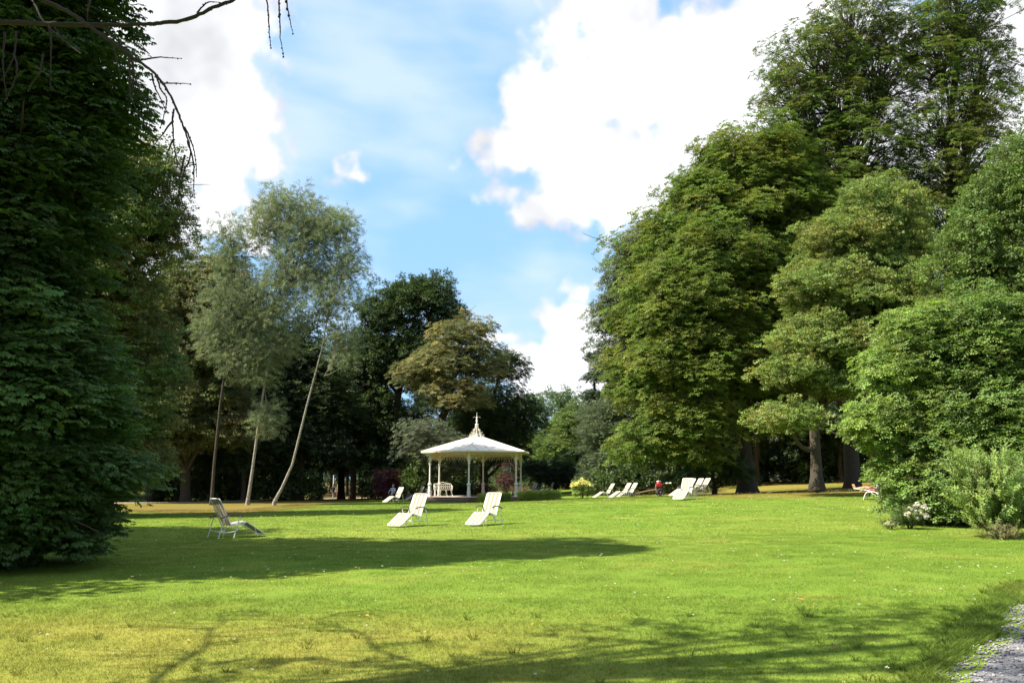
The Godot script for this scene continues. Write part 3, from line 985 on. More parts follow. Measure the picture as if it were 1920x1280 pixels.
	tree("maple_tree", "pale yellow green maple with a bare straight trunk on the right bank", "tree", s.stem[0], s, lobes_at(43.0, [[1640, 400, 66, 58], [1590, 460, 76, 58], [1680, 470, 66, 60], [1540, 540, 75, 58], [1640, 560, 90, 65, 1], [1532, 640, 75, 50, 1], [1620, 655, 78, 55, 1.5], [1495, 700, 55, 36, 1.5], [1480, 785, 55, 38, 2], [1560, 725, 55, 36, 1], [1690, 620, 60, 60, 1]]))
	# right: the thicket by the lawn
	s = {"col": Color(0.21, 0.28, 0.055), "leaf": "flat", "bough": 0.5, "count": 22, "size": 0.40, "girth": 0.13, "inside": 4.0, "close": 0.95, "stray": 0.35}
	tree("hazel_bush", "tall light green hazel bush that hides half of the sunbather's lounger", "shrub", ground(1725, 26), s, lobes_at(25.5, [[1740, 620, 66, 58], [1705, 705, 76, 66], [1655, 800, 64, 52], [1745, 790, 80, 85], [1712, 880, 66, 44], [1750, 920, 60, 50]]))
	s = {"col": Color(0.155, 0.225, 0.045), "leaf": "flat", "bough": 0.55, "count": 24, "size": 0.44, "girth": 0.16, "inside": 4.0, "close": 0.95, "stray": 0.35}
	tree("hornbeam_bush", "dense darker hornbeam bush at the right, behind the goldenrod", "shrub", ground(1850, 25.5), s, lobes_at(25.0, [[1795, 680, 84, 85], [1880, 640, 85, 95], [1830, 790, 110, 100], [1900, 800, 90, 130], [1800, 900, 90, 60], [1890, 920, 80, 50], [1780, 945, 80, 34], [1860, 955, 70, 34]]))
	s = {"col": Color(0.135, 0.19, 0.04), "leaf": "bunch", "habit": "round", "bough": 0.65, "count": 24, "size": 0.48, "girth": 0.25, "inside": 2.0, "stray": 0.3}
	tree("ash_tree", "fresh green tree rising at the right edge behind the hornbeam bush", "tree", ground(1935, 34), s, lobes_at(33.0, [[1900, 390, 75, 85], [1850, 480, 66, 66], [1925, 560, 80, 90], [1945, 300, 50, 60], [1860, 590, 60, 60]]))
	# low conifers under the beech
	s = {"col": Color(0.065, 0.098, 0.029), "leaf": "needle", "habit": "needle", "bough": 0.9, "count": 29, "size": 0.60, "mat": M.needle, "girth": 0.14, "close": 1.2, "inside": 2.0}
	tree("yew_shrub", "drooping dark yew under the beech, behind the group of four loungers", "shrub", ground(1340, 51), s, lobes_at(50.0, [[1335, 855, 44, 42], [1378, 880, 26, 30], [1295, 885, 40, 26]]))
	make_wood()

func make_wood() -> void:
	# the wood behind: copies of three trees, and the undergrowth between them
	var protos := []
	for k in 3:
		var s := {"col": [Color(0.04, 0.065, 0.016), Color(0.05, 0.075, 0.02), Color(0.032, 0.055, 0.018)][k], "leaf": ["bunch", "flat", "bunch"][k], "bough": 1.7, "count": 42, "size": 0.80, "girth": [0.3, 0.24, 0.36][k], "inside": 3.0}
		var h: float = [15.0, 13.0, 17.0][k]
		var foot := ground([150, 560, 640][k], [70, 68, 84][k])
		var ls := []
		for j in 6:
			var y: float = h * (0.3 + 0.12 * j)
			var r: float = [3.0, 3.3, 3.2, 2.7, 2.2, 1.4][j]
			ls.append([foot + Vector3(rng.randf_range(-1, 1) * 1.2, y, rng.randf_range(-1, 1) * 1.2), Vector3(r, h * 0.12, r)])
		protos.append(tree("wood_tree", "", "tree", foot, s, ls, "trees of the dark wood behind the lawn"))
	var places := [[110, 60, 1.0], [190, 62, 1.1], [275, 61, 1.0], [335, 66, 1.05], [455, 64, 0.8], [560, 69, 0.95], [620, 130, 1.0], [652, 124, 0.9], [598, 120, 1.0], [675, 128, 1.0], [1420, 72, 1.25], [1490, 118, 1.3], [1540, 76, 1.2], [1380, 80, 1.3], [1450, 124, 1.3], [1700, 70, 1.2], [60, 66, 1], [240, 64, 0], [300, 74, 1.05], [400, 78, 1.0], [470, 68, 0.95], [520, 80, 1.05], [600, 76, 0.95], [660, 92, 1.0], [700, 84, 0.9], [-60, 60, 1], [440, 92, 1.1], [350, 96, 1.1], [560, 98, 1.1], [200, 84, 1.1], [770, 96, 1.0], [840, 100, 0.95], [900, 108, 0.9], [120, 90, 1.1], [20, 80, 1.1], [960, 130, 0.85], [1110, 104, 0.8], [1160, 96, 0.95], [1240, 84, 1.1], [1330, 92, 1.1], [1440, 96, 1.1], [1520, 86, 1.1], [1600, 92, 1.1], [1680, 80, 1.1], [1760, 84, 1.2], [1850, 76, 1.1], [1940, 70, 1.1], [1640, 66, 1.0], [1470, 112, 1.2], [1580, 70, 0.8], [2050, 60, 1.1]]
	for i in places.size():
		var p: Array = places[i]
		var o := copy(protos[i % 3], ground(p[0], p[1]), rng.randf() * TAU)
		o.scale = Vector3.ONE * float(p[2]) * rng.randf_range(0.92, 1.05)
	for o in get_children():
		if o.name.begins_with("wood_tree"):
			var u: float = 960.0 + FOCAL * o.position.x / -o.position.z
			var zone := 0 if u < 880.0 else 1 if u < 1200.0 else 2
			o.set_meta("label", ["tree of the dark wood behind the lawn, left of the bandstand", "tree of the far wood between the bandstand and the big beech", "tree of the shady wood on the bank behind the beech and maple"][zone])
			o.set_meta("group", ["trees of the wood on the left", "trees of the wood in the gap", "trees of the wood on the right"][zone])
	var where: Array[Transform3D] = []
	var tint: Array[Color] = []
	var s := {"col": Color(0.06, 0.09, 0.02), "size": 0.80}
	for i in 14000:
		var u := rng.randf_range(-150, 2050)
		if u > 880 and u < 1110 and i % 3:
			continue
		var d := rng.randf_range(64, 104) if u < 1120 else rng.randf_range(70, 110)
		if u > 1100 and u < 1330:
			d = rng.randf_range(64, 100)
		if u > 880 and u < 1120:
			d = rng.randf_range(112, 150)
		if u > 1410 and u < 1500 and d < 84.0 or u > 600 and u < 680 and d < 108.0:
			continue
		if u > 560 and u < 720 and i % 2:
			d = rng.randf_range(112, 135)
		var p := ground(u, d)
		var hump := 1.5 + 4.0 * clampf(soft.get_noise_2d(p.x * 0.12, p.z * 0.12) + 0.35, 0.0, 1.0)
		p.y += pow(rng.randf(), 0.8) * hump
		var b := Boughs.new()
		lay(b, p, wander(1.0) + Vector3(0, 0.3, 0), Vector3.UP + wander(0.5), rng.randf_range(0.9, 1.6), shade(s, p, 0.0))
		where.append(b.where[0])
		tint.append(b.tint[0])
	for i in 5000:
		var u := rng.randf_range(-250, 2150)
		var p := ground(u, rng.randf_range(132, 165))
		p.y += rng.randf() * (5.0 if u > 880 and u < 1120 else 9.0)
		var b := Boughs.new()
		lay(b, p, wander(1.0) + Vector3(0, 0.3, 0), Vector3.UP + wander(0.5), rng.randf_range(1.8, 2.8), shade(s, p, 0.0))
		where.append(b.where[0])
		tint.append(b.tint[0])
	tag(scatter("undergrowth", spray.bunch, M.leaf, where, tint), "dark leafy undergrowth between the trunks of the wood", "undergrowth", "", "stuff")

# ---------------------------------------------------------------- loungers

func rounded(list: Array, r: float, n := 4) -> Array:
	var out := [list[0]]
	for i in range(1, list.size() - 1):
		var p: Vector3 = list[i]
		var a: Vector3 = (list[i - 1] - p)
		var b: Vector3 = (list[i + 1] - p)
		var q := minf(r, minf(a.length(), b.length()) * 0.49)
		a = p + a.normalized() * q
		b = p + b.normalized() * q
		for k in n + 1:
			var s := float(k) / n
			out.append(a.lerp(p, s).lerp(p.lerp(b, s), s))
	out.append(list[list.size() - 1])
	return out

func pipe(list: Array, r: float, bent := 0.07, sides := 8) -> ArrayMesh:
	var mb := MB.new()
	var pts := rounded(list, bent)
	var rads := []
	rads.resize(pts.size())
	rads.fill(r)
	mb.tube(pts, rads, sides)
	return mb.mesh()

func strip(list: Array, w: float, thick := 0.004) -> ArrayMesh:
	# a flat band along points in the plane z = 0
	var mb := MB.new()
	for i in list.size() - 1:
		var a: Vector3 = list[i]
		var b: Vector3 = list[i + 1]
		var d := (b - a).normalized()
		var up := Vector3(-d.y, d.x, 0)
		mb.box((a + b) * 0.5, Vector3((b - a).length() - 0.001, thick, w), Basis(d, up, Vector3(0, 0, 1)))
	return mb.mesh()

const W := 0.28

func make_lounger(called: String, label: String, at: Vector3, turn: float, group: String, back := 1.0, foot := 0.05) -> Node3D:
	# feet towards +x; back 1 is upright, 0 lies flat; foot is the height of the end of the leg rest
	var o := thing(called, label, "lounger", at, turn, group)
	var a := Vector3(-0.02, 0.3, 0)
	var b := a + Vector3(-0.36, 0.72, 0).lerp(Vector3(-0.68, 0.36, 0), 1.0 - back)
	var c := Vector3(0.4, 0.41, 0)
	var e := Vector3(0.99, foot, 0)
	var z := Vector3(0, 0, W)
	obj("back_frame", pipe([a - z, b - z, b + z, a + z], 0.014), M.tube, o)
	obj("seat_frame", pipe([a - z, c - z, c + z, a + z], 0.013, 0.03), M.tube, o)
	obj("foot_frame", pipe([c - z, e - z, e + z, c + z], 0.013), M.tube, o)
	if foot < 0.2:
		for s in [-1.0, 1.0]:
			obj("foot_strut", pipe([c.lerp(e, 0.42) + z * s, Vector3(0.74, 0.0, W * s)], 0.011), M.tube, o)
	for s in [-1.0, 1.0]:
		var y := Vector3(0, 0, (W + 0.035) * s)
		if foot < 0.2:
			obj("leg", pipe([Vector3(-0.23, 0.55, 0) + y, Vector3(-0.3, 0.28, 0) + y, Vector3(-0.38, 0, 0) + y], 0.014), M.tube, o)
			obj("leg", pipe([Vector3(0.2, 0.57, 0) + y, Vector3(0.12, 0.28, 0) + y, Vector3(0.05, 0, 0) + y], 0.014), M.tube, o)
		else:
			obj("leg", pipe([Vector3(0.62, 0, 0) + y, Vector3(0.5, 0.36, 0) + y, Vector3(0.02, 0.36, 0) + y, Vector3(-0.1, 0, 0) + y], 0.018, 0.22), M.tube, o)
		obj("side_rail", pipe([Vector3(-0.33, 0.2, 0) + y, Vector3(-0.15, 0.14, 0) + y, Vector3(0.08, 0.17, 0) + y, Vector3(0.24, 0.3, 0) + y, c + z * s], 0.012), M.tube, o)
		var mb := MB.new()
		var way := [Vector3(-0.34, 0.515, 0), Vector3(-0.22, 0.565, 0), Vector3(-0.08, 0.595, 0), Vector3(0.08, 0.605, 0), Vector3(0.2, 0.59, 0), Vector3(0.27, 0.56, 0)]
		for i in 5:
			var d: Vector3 = (way[i + 1] - way[i])
			mb.box((way[i] + way[i + 1]) * 0.5 + y, Vector3(d.length() + 0.004, 0.034, 0.055), Basis(d.normalized(), Vector3(-d.y, d.x, 0).normalized(), Vector3(0, 0, 1)), 0.004)
		obj("armrest", mb.mesh(), M.arm_wood, o)
	obj("crossbar", pipe([Vector3(-0.15, 0.14, -W - 0.035), Vector3(-0.15, 0.14, W + 0.035)], 0.011), M.tube, o)
	var lift := Vector3(0.012, 0.014, 0)
	var band := strip([b.lerp(a, 0.06) + lift, a + lift + Vector3(0.01, 0, 0), c + Vector3(0, 0.016, 0), e.lerp(c, 0.03) + lift], 0.068)
	for k in 7:
		var m := obj("strap", band, M.strap_white if k % 2 == 0 else M.strap_tan, o)
		m.position.z = (k - 3) * 0.076
	return o

# ---------------------------------------------------------------- people

func figure(mb: MB, bones: Array, cell: float) -> void:
	# one continuous skin round tapered capsules [a, b, radius a, radius b, colour], joined by a smooth minimum and meshed as surface nets
	var lo := Vector3.ONE * 1e9
	var hi := -lo
	for k in bones:
		var r: float = maxf(k[2], k[3]) + cell * 2.5
		lo = lo.min(k[0] - Vector3.ONE * r).min(k[1] - Vector3.ONE * r)
		hi = hi.max(k[0] + Vector3.ONE * r).max(k[1] + Vector3.ONE * r)
	var n := Vector3i(((hi - lo) / cell).ceil()) + Vector3i.ONE
	var f := PackedFloat32Array()
	f.resize(n.x * n.y * n.z)
	f.fill(9.0)
	var soften := 0.025
	for k in bones:
		var r: float = maxf(k[2], k[3]) + 0.09
		var p0 := Vector3i(((k[0].min(k[1]) - Vector3.ONE * r - lo) / cell).floor()).clamp(Vector3i.ZERO, n - Vector3i.ONE)
		var p1 := Vector3i(((k[0].max(k[1]) + Vector3.ONE * r - lo) / cell).ceil()).clamp(Vector3i.ZERO, n - Vector3i.ONE)
		var ab: Vector3 = k[1] - k[0]
		var l2: float = maxf(ab.length_squared(), 1e-6)
		for z in range(p0.z, p1.z + 1):
			for y in range(p0.y, p1.y + 1):
				for x in range(p0.x, p1.x + 1):
					var p: Vector3 = lo + Vector3(x, y, z) * cell
					var t := clampf((p - k[0]).dot(ab) / l2, 0.0, 1.0)
					var d: float = (p - k[0] - ab * t).length() - lerpf(k[2], k[3], t)
					var i := (z * n.y + y) * n.x + x
					var h := clampf(0.5 + 0.5 * (f[i] - d) / soften, 0.0, 1.0)
					f[i] = lerpf(f[i], d, h) - soften * h * (1.0 - h)
	var id := {}
	var sx := 1
	var sy := n.x
	var sz := n.x * n.y
	for z in n.z - 1:
		for y in n.y - 1:
			for x in n.x - 1:
				var i := z * sz + y * sy + x
				var c := [f[i], f[i + sx], f[i + sy], f[i + sx + sy], f[i + sz], f[i + sx + sz], f[i + sy + sz], f[i + sx + sy + sz]]
				var below := 0
				for q in c:
					if q < 0.0:
						below += 1
				if below == 0 or below == 8:
					continue
				var sum := Vector3.ZERO
				var cnt := 0
				for e in [[0, 1], [2, 3], [4, 5], [6, 7], [0, 2], [1, 3], [4, 6], [5, 7], [0, 4], [1, 5], [2, 6], [3, 7]]:
					var u: float = c[e[0]]
					var w: float = c[e[1]]
					if (u < 0.0) != (w < 0.0):
						var pa := Vector3(e[0] & 1, (e[0] >> 1) & 1, e[0] >> 2)
						var pb := Vector3(e[1] & 1, (e[1] >> 1) & 1, e[1] >> 2)
						sum += pa.lerp(pb, u / (u - w))
						cnt += 1
				var p := lo + (Vector3(x, y, z) + sum / cnt) * cell
				var g := Vector3(c[1] + c[3] + c[5] + c[7] - c[0] - c[2] - c[4] - c[6], c[2] + c[3] + c[6] + c[7] - c[0] - c[1] - c[4] - c[5], c[4] + c[5] + c[6] + c[7] - c[0] - c[1] - c[2] - c[3]).normalized()
				var best := 9.0
				for k in bones:
					var ab: Vector3 = k[1] - k[0]
					var t := clampf((p - k[0]).dot(ab) / maxf(ab.length_squared(), 1e-6), 0.0, 1.0)
					var d: float = (p - k[0] - ab * t).length() - lerpf(k[2], k[3], t)
					if d < best:
						best = d
						mb.col = k[4]
				id[i] = mb.vert(p, g)
	for i in id:
		for e in [[sx, sy, sz], [sy, sz, sx], [sz, sx, sy]]:
			# the edge from corner i along e[0]
			var a: float = f[i]
			var b: float = f[i + e[0]]
			if (a < 0.0) == (b < 0.0):
				continue
			var q := [i, i - e[1], i - e[1] - e[2], i - e[2]]
			if q.any(func(j): return not id.has(j)):
				continue
			if a < 0.0:
				mb.ix.append_array([id[q[0]], id[q[2]], id[q[1]], id[q[0]], id[q[3]], id[q[2]]])
			else:
				mb.ix.append_array([id[q[0]], id[q[1]], id[q[2]], id[q[0]], id[q[2]], id[q[3]]])

func hand_bones(bones: Array, wrist: Vector3, dir: Vector3, side: Vector3, skin: Color) -> void:
	var palm := wrist + dir * 0.085
	bones.append([wrist, palm, 0.026, 0.03, skin])
	for k in 4:
		var s := side * (k - 1.5) * 0.02
		bones.append([palm + s, palm + s * 1.15 + dir * [0.06, 0.075, 0.07, 0.055][k] - side.cross(dir) * 0.02, 0.0095, 0.008, skin])
	bones.append([wrist + dir * 0.03 + side * -0.025, wrist + dir * 0.07 - side * 0.065, 0.012, 0.009, skin])

func person(label: String, at: Vector3, turn: float, pose: String, top: Color, legs: Color, hair: Color, tall := 1.7, cell := 0.03, group := "") -> void:
	# faces +z; at is the ground (or the seat for lying poses)
	var o := thing("person", label, "person", at, turn, group)
	var skin := Color(0.42, 0.23, 0.15)
	var shoe := Color(0.04, 0.035, 0.03)
	var k := tall / 1.7
	var b := []
	var hip := Vector3(0, 0.92, 0)
	var neck := Vector3(0, 1.42, 0.0)
	var knees := [Vector3(-0.09, 0.5, 0.16), Vector3(0.1, 0.5, -0.02)]
	var feet := [Vector3(-0.09, 0.08, 0.2), Vector3(0.1, 0.12, -0.3)]
	var toes := [Vector3(0, -0.03, 0.16), Vector3(0, -0.06, 0.14)]
	var elbows := [Vector3(-0.24, 1.12, -0.1), Vector3(0.24, 1.12, 0.05)]
	var wrists := [Vector3(-0.24, 0.9, 0.02), Vector3(0.24, 0.92, 0.2)]
	var shin := legs
	if pose == "sit":
		hip = Vector3(0, 0.5, 0)
		neck = Vector3(0, 1.0, -0.06)
		knees = [Vector3(-0.1, 0.52, 0.42), Vector3(0.1, 0.52, 0.42)]
		feet = [Vector3(-0.1, 0.08, 0.4), Vector3(0.1, 0.08, 0.46)]
		elbows = [Vector3(-0.25, 0.74, 0.08), Vector3(0.25, 0.74, 0.08)]
		wrists = [Vector3(-0.17, 0.6, 0.3), Vector3(0.17, 0.6, 0.3)]
		toes = [Vector3(0, -0.03, 0.16), Vector3(0, -0.03, 0.16)]
	elif pose == "crouch":
		hip = Vector3(0, 0.34, -0.12)
		neck = Vector3(0, 0.72, 0.2)
		knees = [Vector3(-0.13, 0.48, 0.26), Vector3(0.13, 0.48, 0.26)]
		feet = [Vector3(-0.12, 0.08, -0.08), Vector3(0.12, 0.08, -0.06)]
		elbows = [Vector3(-0.25, 0.48, 0.32), Vector3(0.25, 0.48, 0.32)]
		wrists = [Vector3(-0.14, 0.28, 0.48), Vector3(0.14, 0.28, 0.48)]
		toes = [Vector3(0, -0.04, 0.18), Vector3(0, -0.04, 0.18)]
	elif pose == "recline":
		hip = Vector3(0, 0.12, 0.0)
		neck = Vector3(0, 0.42, -0.42)
		knees = [Vector3(-0.09, 0.19, 0.44), Vector3(0.09, 0.19, 0.44)]
		feet = [Vector3(-0.08, 0.12, 0.88), Vector3(0.1, 0.12, 0.88)]
		toes = [Vector3(-0.03, 0.19, 0.06), Vector3(0.03, 0.19, 0.06)]
		elbows = [Vector3(-0.27, 0.24, -0.16), Vector3(0.27, 0.24, -0.16)]
		wrists = [Vector3(-0.2, 0.22, 0.1), Vector3(0.2, 0.22, 0.1)]
		shin = skin
		shoe = skin
	var spine := (neck - hip).normalized()
	var chest := hip.lerp(neck, 0.72)
	b.append([hip, chest, 0.115, 0.125, top])
	b.append([hip + Vector3(-0.05, -0.03, 0), hip + Vector3(0.05, -0.03, 0), 0.105, 0.105, legs])
	b.append([neck - spine * 0.07 + Vector3(-0.13, 0, 0), neck - spine * 0.07 + Vector3(0.13, 0, 0), 0.075, 0.075, top])
	var nod := (spine + (Vector3(0, 0.5, 0.1) if pose != "recline" else Vector3(0, 0.5, 0.3))).normalized()
	var head := neck + nod * 0.17
	var face := nod.cross(Vector3.RIGHT).normalized() * -1.0
	if face.z < 0.0 and pose != "recline" or pose == "recline" and face.y < 0.0:
		face = -face
	b.append([neck - spine * 0.04, head, 0.055, 0.05, skin])
	b.append([head - nod * 0.04 + face * 0.025, head + nod * 0.05, 0.075, 0.092, skin])
	b.append([head + face * 0.09 + nod * 0.01, head + face * 0.105 - nod * 0.018, 0.012, 0.016, skin])
	for s in 2:
		b.append([head + Vector3(-0.095 if s else 0.095, 0, 0) + nod * 0.015, head + Vector3(-0.095 if s else 0.095, 0, 0) - nod * 0.02, 0.014, 0.012, skin])
		var sh := neck - spine * 0.08 + Vector3(-0.17 if s == 0 else 0.17, 0, 0)
		b.append([sh, elbows[s], 0.056, 0.044, top])
		b.append([elbows[s], wrists[s], 0.041, 0.028, skin])
		var hd: Vector3 = (wrists[s] - elbows[s]).normalized()
		hand_bones(b, wrists[s], hd, hd.cross(Vector3.UP if absf(hd.y) < 0.8 else Vector3.FORWARD).normalized() * (1.0 if s else -1.0), skin)
		var hj := hip + Vector3(-0.09 if s == 0 else 0.09, -0.02, 0)
		b.append([hj, knees[s], 0.088, 0.06, legs])
		b.append([knees[s], feet[s], 0.058, 0.038, shin])
		b.append([feet[s], feet[s] + toes[s], 0.042, 0.03, shoe])
	for q in b:
		q[0] *= k
		q[1] *= k
		q[2] *= k
		q[3] *= k
	var mb := MB.new()
	mb.tinted = true
	figure(mb, b, cell)
	obj("body", mb.mesh(), M.tint, o)
	mb = MB.new()
	mb.tinted = true
	figure(mb, [[(head + nod * 0.075 - face * 0.02) * k, (head - nod * 0.02 - face * 0.05) * k, 0.088 * k, 0.075 * k, hair], [(head + nod * 0.1 + face * 0.03) * k, (head + nod * 0.08 - face * 0.04) * k, 0.055 * k, 0.07 * k, hair]], minf(cell, 0.02))
	obj("hair", mb.mesh(), M.tint, o)
	mb = MB.new()
	for s in [-1.0, 1.0]:
		mb.ball((head + face * 0.093 + nod * 0.028 + Vector3(0.034 * s, 0, 0)) * k, Vector3(0.011, 0.008, 0.008) * k, 6, 4)
	mb.ball((head + face * 0.092 - nod * 0.05) * k, Vector3(0.024, 0.006, 0.008) * k, 6, 4)
	obj("face", mb.mesh(), M.dark, o)

# ---------------------------------------------------------------- the bandstand

func make_bandstand() -> void:
	var at := spot(893, 920, 59.5)
	at.y = high(at.x, 57.0) - 0.02
	var o := thing("bandstand", "white six-sided iron bandstand with ornate roof finial beyond the lawn", "bandstand", at, deg_to_rad(-8.3 + 2.4))
	var corner := func(k: float, r: float, y: float) -> Vector3:
		return Vector3(sin(k * PI / 3.0) * r, y, cos(k * PI / 3.0) * r)
	# steps and floor
	for s in 2:
		var mb := MB.new()
		var r: float = [4.25, 3.95][s]
		var y0: float = [-0.35, 0.15][s]
		var y1: float = [0.148, 0.298][s]
		for k in 6:
			mb.quad(corner.call(k, r, y0), corner.call(k, r, y1), corner.call(k + 1, r, y1), corner.call(k + 1, r, y0))
			mb.tri(Vector3(0, y1, 0), corner.call(k + 1, r, y1), corner.call(k, r, y1))
		var step := obj("step", mb.mesh(), M.stone, o)
		for k in 6:
			var run := 7
			for j in run:
				var e := MB.new()
				var p: Vector3 = corner.call(k, r + 0.02, y1 - 0.03).lerp(corner.call(k + 1, r + 0.02, y1 - 0.03), (j + 0.5) / run)
				var d: Vector3 = (corner.call(k + 1, r, 0.0) - corner.call(k, r, 0.0)) / run
				e.box(p, Vector3(d.length() - 0.015, 0.066, 0.2), Basis(d.normalized(), Vector3.UP, d.normalized().cross(Vector3.UP)), 0.008)
				obj("edging_brick", e.mesh(), M.brick, step)
	var fl := MB.new()
	for k in 6:
		fl.tri(Vector3(0, 0.306, 0), corner.call(k + 1, 3.8, 0.306), corner.call(k, 3.8, 0.306))
	obj("floor", fl.mesh(), M.stone, o)
	# columns with turned feet and capitals
	var col := MB.new()
	col.lathe([[0.17, 0.0], [0.17, 0.07], [0.125, 0.1], [0.13, 0.42], [0.105, 0.46], [0.1, 0.78], [0.12, 0.8], [0.145, 0.84], [0.14, 0.88], [0.08, 0.95], [0.062, 1.1], [0.054, 2.2], [0.06, 2.22]], Vector3.ZERO, 14)
	var cap := MB.new()
	cap.lathe([[0.068, 2.2], [0.1, 2.23], [0.1, 2.27], [0.075, 2.3], [0.085, 2.5], [0.15, 2.6], [0.16, 2.66], [0.09, 2.68], [0.09, 3.2]], Vector3.ZERO, 14)
	var colm := col.mesh()
	var capm := cap.mesh()
	var eave := 3.28
	for k in 6:
		var c := obj("column", colm, M.white, o)
		c.position = corner.call(k, 3.47, 0.302)
		obj("capital", capm, M.white, c)
		# scrolled brackets to both sides
		for s in [-1.0, 1.0]:
			var d: Vector3 = (corner.call(k + s, 3.47, 0.0) - corner.call(k, 3.47, 0.0)).normalized()
			var mb := MB.new()
			var pts := []
			var rads := []
			for i in 15:
				var a := i / 14.0
				pts.append(d * (0.06 + 0.52 * (1.0 - cos(a * PI / 2))) + Vector3.UP * (2.28 + 0.58 * sin(a * PI / 2)))
				rads.append(0.017)
			mb.tube(pts, rads, 6)
			for q in [[0.17, 2.68, 0.09], [0.32, 2.78, 0.06], [0.12, 2.5, 0.055]]:
				pts = []
				rads = []
				for i in 15:
					var a := i / 14.0 * TAU
					pts.append(d * (q[0] + cos(a) * q[2]) + Vector3.UP * (q[1] + sin(a) * q[2]))
					rads.append(0.012)
				mb.tube(pts, rads, 5)
			obj("bracket", mb.mesh(), M.cream, c)
	# lace frieze under the eaves
	for k in 6:
		var a: Vector3 = corner.call(k, 3.47, 0.0)
		var b: Vector3 = corner.call(k + 1, 3.47, 0.0)
		var d := (b - a).normalized()
		var frieze := MB.new()
		frieze.box((a + b) * 0.5 + Vector3.UP * 3.2, Vector3((b - a).length() - 0.18, 0.06, 0.05), Basis(d, Vector3.UP, d.cross(Vector3.UP)))
		frieze.box((a + b) * 0.5 + Vector3.UP * 3.4, Vector3((b - a).length() - 0.18, 0.05, 0.05), Basis(d, Vector3.UP, d.cross(Vector3.UP)))
		var fr := obj("frieze_rail", frieze.mesh(), M.cream, o)
		var n := 15
		for i in n:
			var mb := MB.new()
			var p := a.lerp(b, (i + 0.5) / n)
			var drop := 0.16 + 0.1 * absf(sin(i * 1.25))
			var pts := []
			var rads := []
			for j in 11:
				var t := j / 10.0 * TAU
				pts.append(p + d * sin(t) * 0.075 + Vector3.UP * (3.17 - drop * 0.5 + cos(t) * drop * 0.5))
				rads.append(0.011)
			mb.tube(pts, rads, 5)
			mb.box(p + Vector3.UP * (3.12 - drop), Vector3(0.018, 0.12, 0.018), Basis(d, Vector3.UP, d.cross(Vector3.UP)))
			mb.box(p + Vector3.UP * 3.3, Vector3(0.02, 0.14, 0.02), Basis(d, Vector3.UP, d.cross(Vector3.UP)))
			obj("lace_drop", mb.mesh(), M.cream, fr)
	# roof: six slopes, each of standing-seam sheets
	var r1 := 4.15
	var r2 := 0.5
	var y1 := eave + 0.1
	var y2 := eave + 1.16
	var deck := MB.new()
	var ceil := MB.new()
	for k in 6:
		deck.quad(corner.call(k, r1 - 0.02, y1), corner.call(k, r2, y2), corner.call(k + 1, r2, y2), corner.call(k + 1, r1 - 0.02, y1))
		ceil.quad(corner.call(k, r1 - 0.05, y1 - 0.1), corner.call(k + 1, r1 - 0.05, y1 - 0.1), corner.call(k + 1, 3.4, y1 + 0.06), corner.call(k, 3.4, y1 + 0.06))
		ceil.quad(corner.call(k, 3.4, y1 + 0.06), corner.call(k + 1, 3.4, y1 + 0.06), corner.call(k + 1, 0.4, y2 - 0.12), corner.call(k, 0.4, y2 - 0.12))
	obj("roof", deck.mesh(), M.seam, o)
	obj("ceiling", ceil.mesh(), M.cream, o)
	var roof := o.get_node("roof")
	for k in 6:
		var a: Vector3 = corner.call(k, r1, y1)
		var b: Vector3 = corner.call(k + 1, r1, y1)
		var a2: Vector3 = corner.call(k, r2, y2)
		var b2: Vector3 = corner.call(k + 1, r2, y2)
		var x := (b - a).normalized()
		var up := ((a2 + b2) * 0.5 - (a + b) * 0.5)
		var slope := up.length()
		up = up.normalized()
		var m := x.cross(up).normalized()
		if m.y < 0.0:
			m = -m
		var half := (b - a).length() * 0.5
		var half2 := (b2 - a2).length() * 0.5
		var mid := (a + b) * 0.5 + m * 0.022
		var top_at := func(t: float) -> float:                 # how far up the slope a sheet reaches at t metres from its middle
			return slope if absf(t) <= half2 else slope * (half - absf(t)) / (half - half2)
		for j in 5:
			var t0 := -half + half * 2.0 * j / 5.0 + 0.024
			var t1 := -half + half * 2.0 * (j + 1) / 5.0 - 0.024
			var poly := [[t0, 0.0], [t1, 0.0], [t1, maxf(top_at.call(t1) - 0.02, 0.03)]]
			if t1 > half2 and t0 < half2:
				poly.append([half2, slope])
			if t0 < -half2 and t1 > -half2:
				poly.append([-half2, slope])
			poly.append([t0, maxf(top_at.call(t0) - 0.02, 0.03)])
			var mb := MB.new()
			var p0: Vector3 = mid + x * poly[0][0]
			for i in range(1, poly.size() - 1):
				var p: Vector3 = mid + x * poly[i][0] + up * poly[i][1]
				var q: Vector3 = mid + x * poly[i + 1][0] + up * poly[i + 1][1]
				mb.tri(p0, q, p)
				mb.tri(p0 - m * 0.018, p - m * 0.018, q - m * 0.018)
			for i in poly.size():
				var p: Vector3 = mid + x * poly[i][0] + up * poly[i][1]
				var e: Array = poly[(i + 1) % poly.size()]
				var q: Vector3 = mid + x * e[0] + up * e[1]
				mb.quad(p, q, q - m * 0.018, p - m * 0.018)
			obj("roof_panel", mb.mesh(), M.roof, roof)
		obj("ridge", pipe([a + Vector3.UP * 0.03, a2 + Vector3.UP * 0.03], 0.028, 0.01, 6), M.roof, roof)
		var fa := MB.new()
		fa.box((a + b) * 0.5 - Vector3.UP * 0.03, Vector3((b - a).length() - 0.02, 0.1, 0.03), Basis(x, Vector3.UP, x.cross(Vector3.UP)))
		obj("fascia", fa.mesh(), M.cream, roof)
	# finial: a crown of scrolls round a spire
	var sp := MB.new()
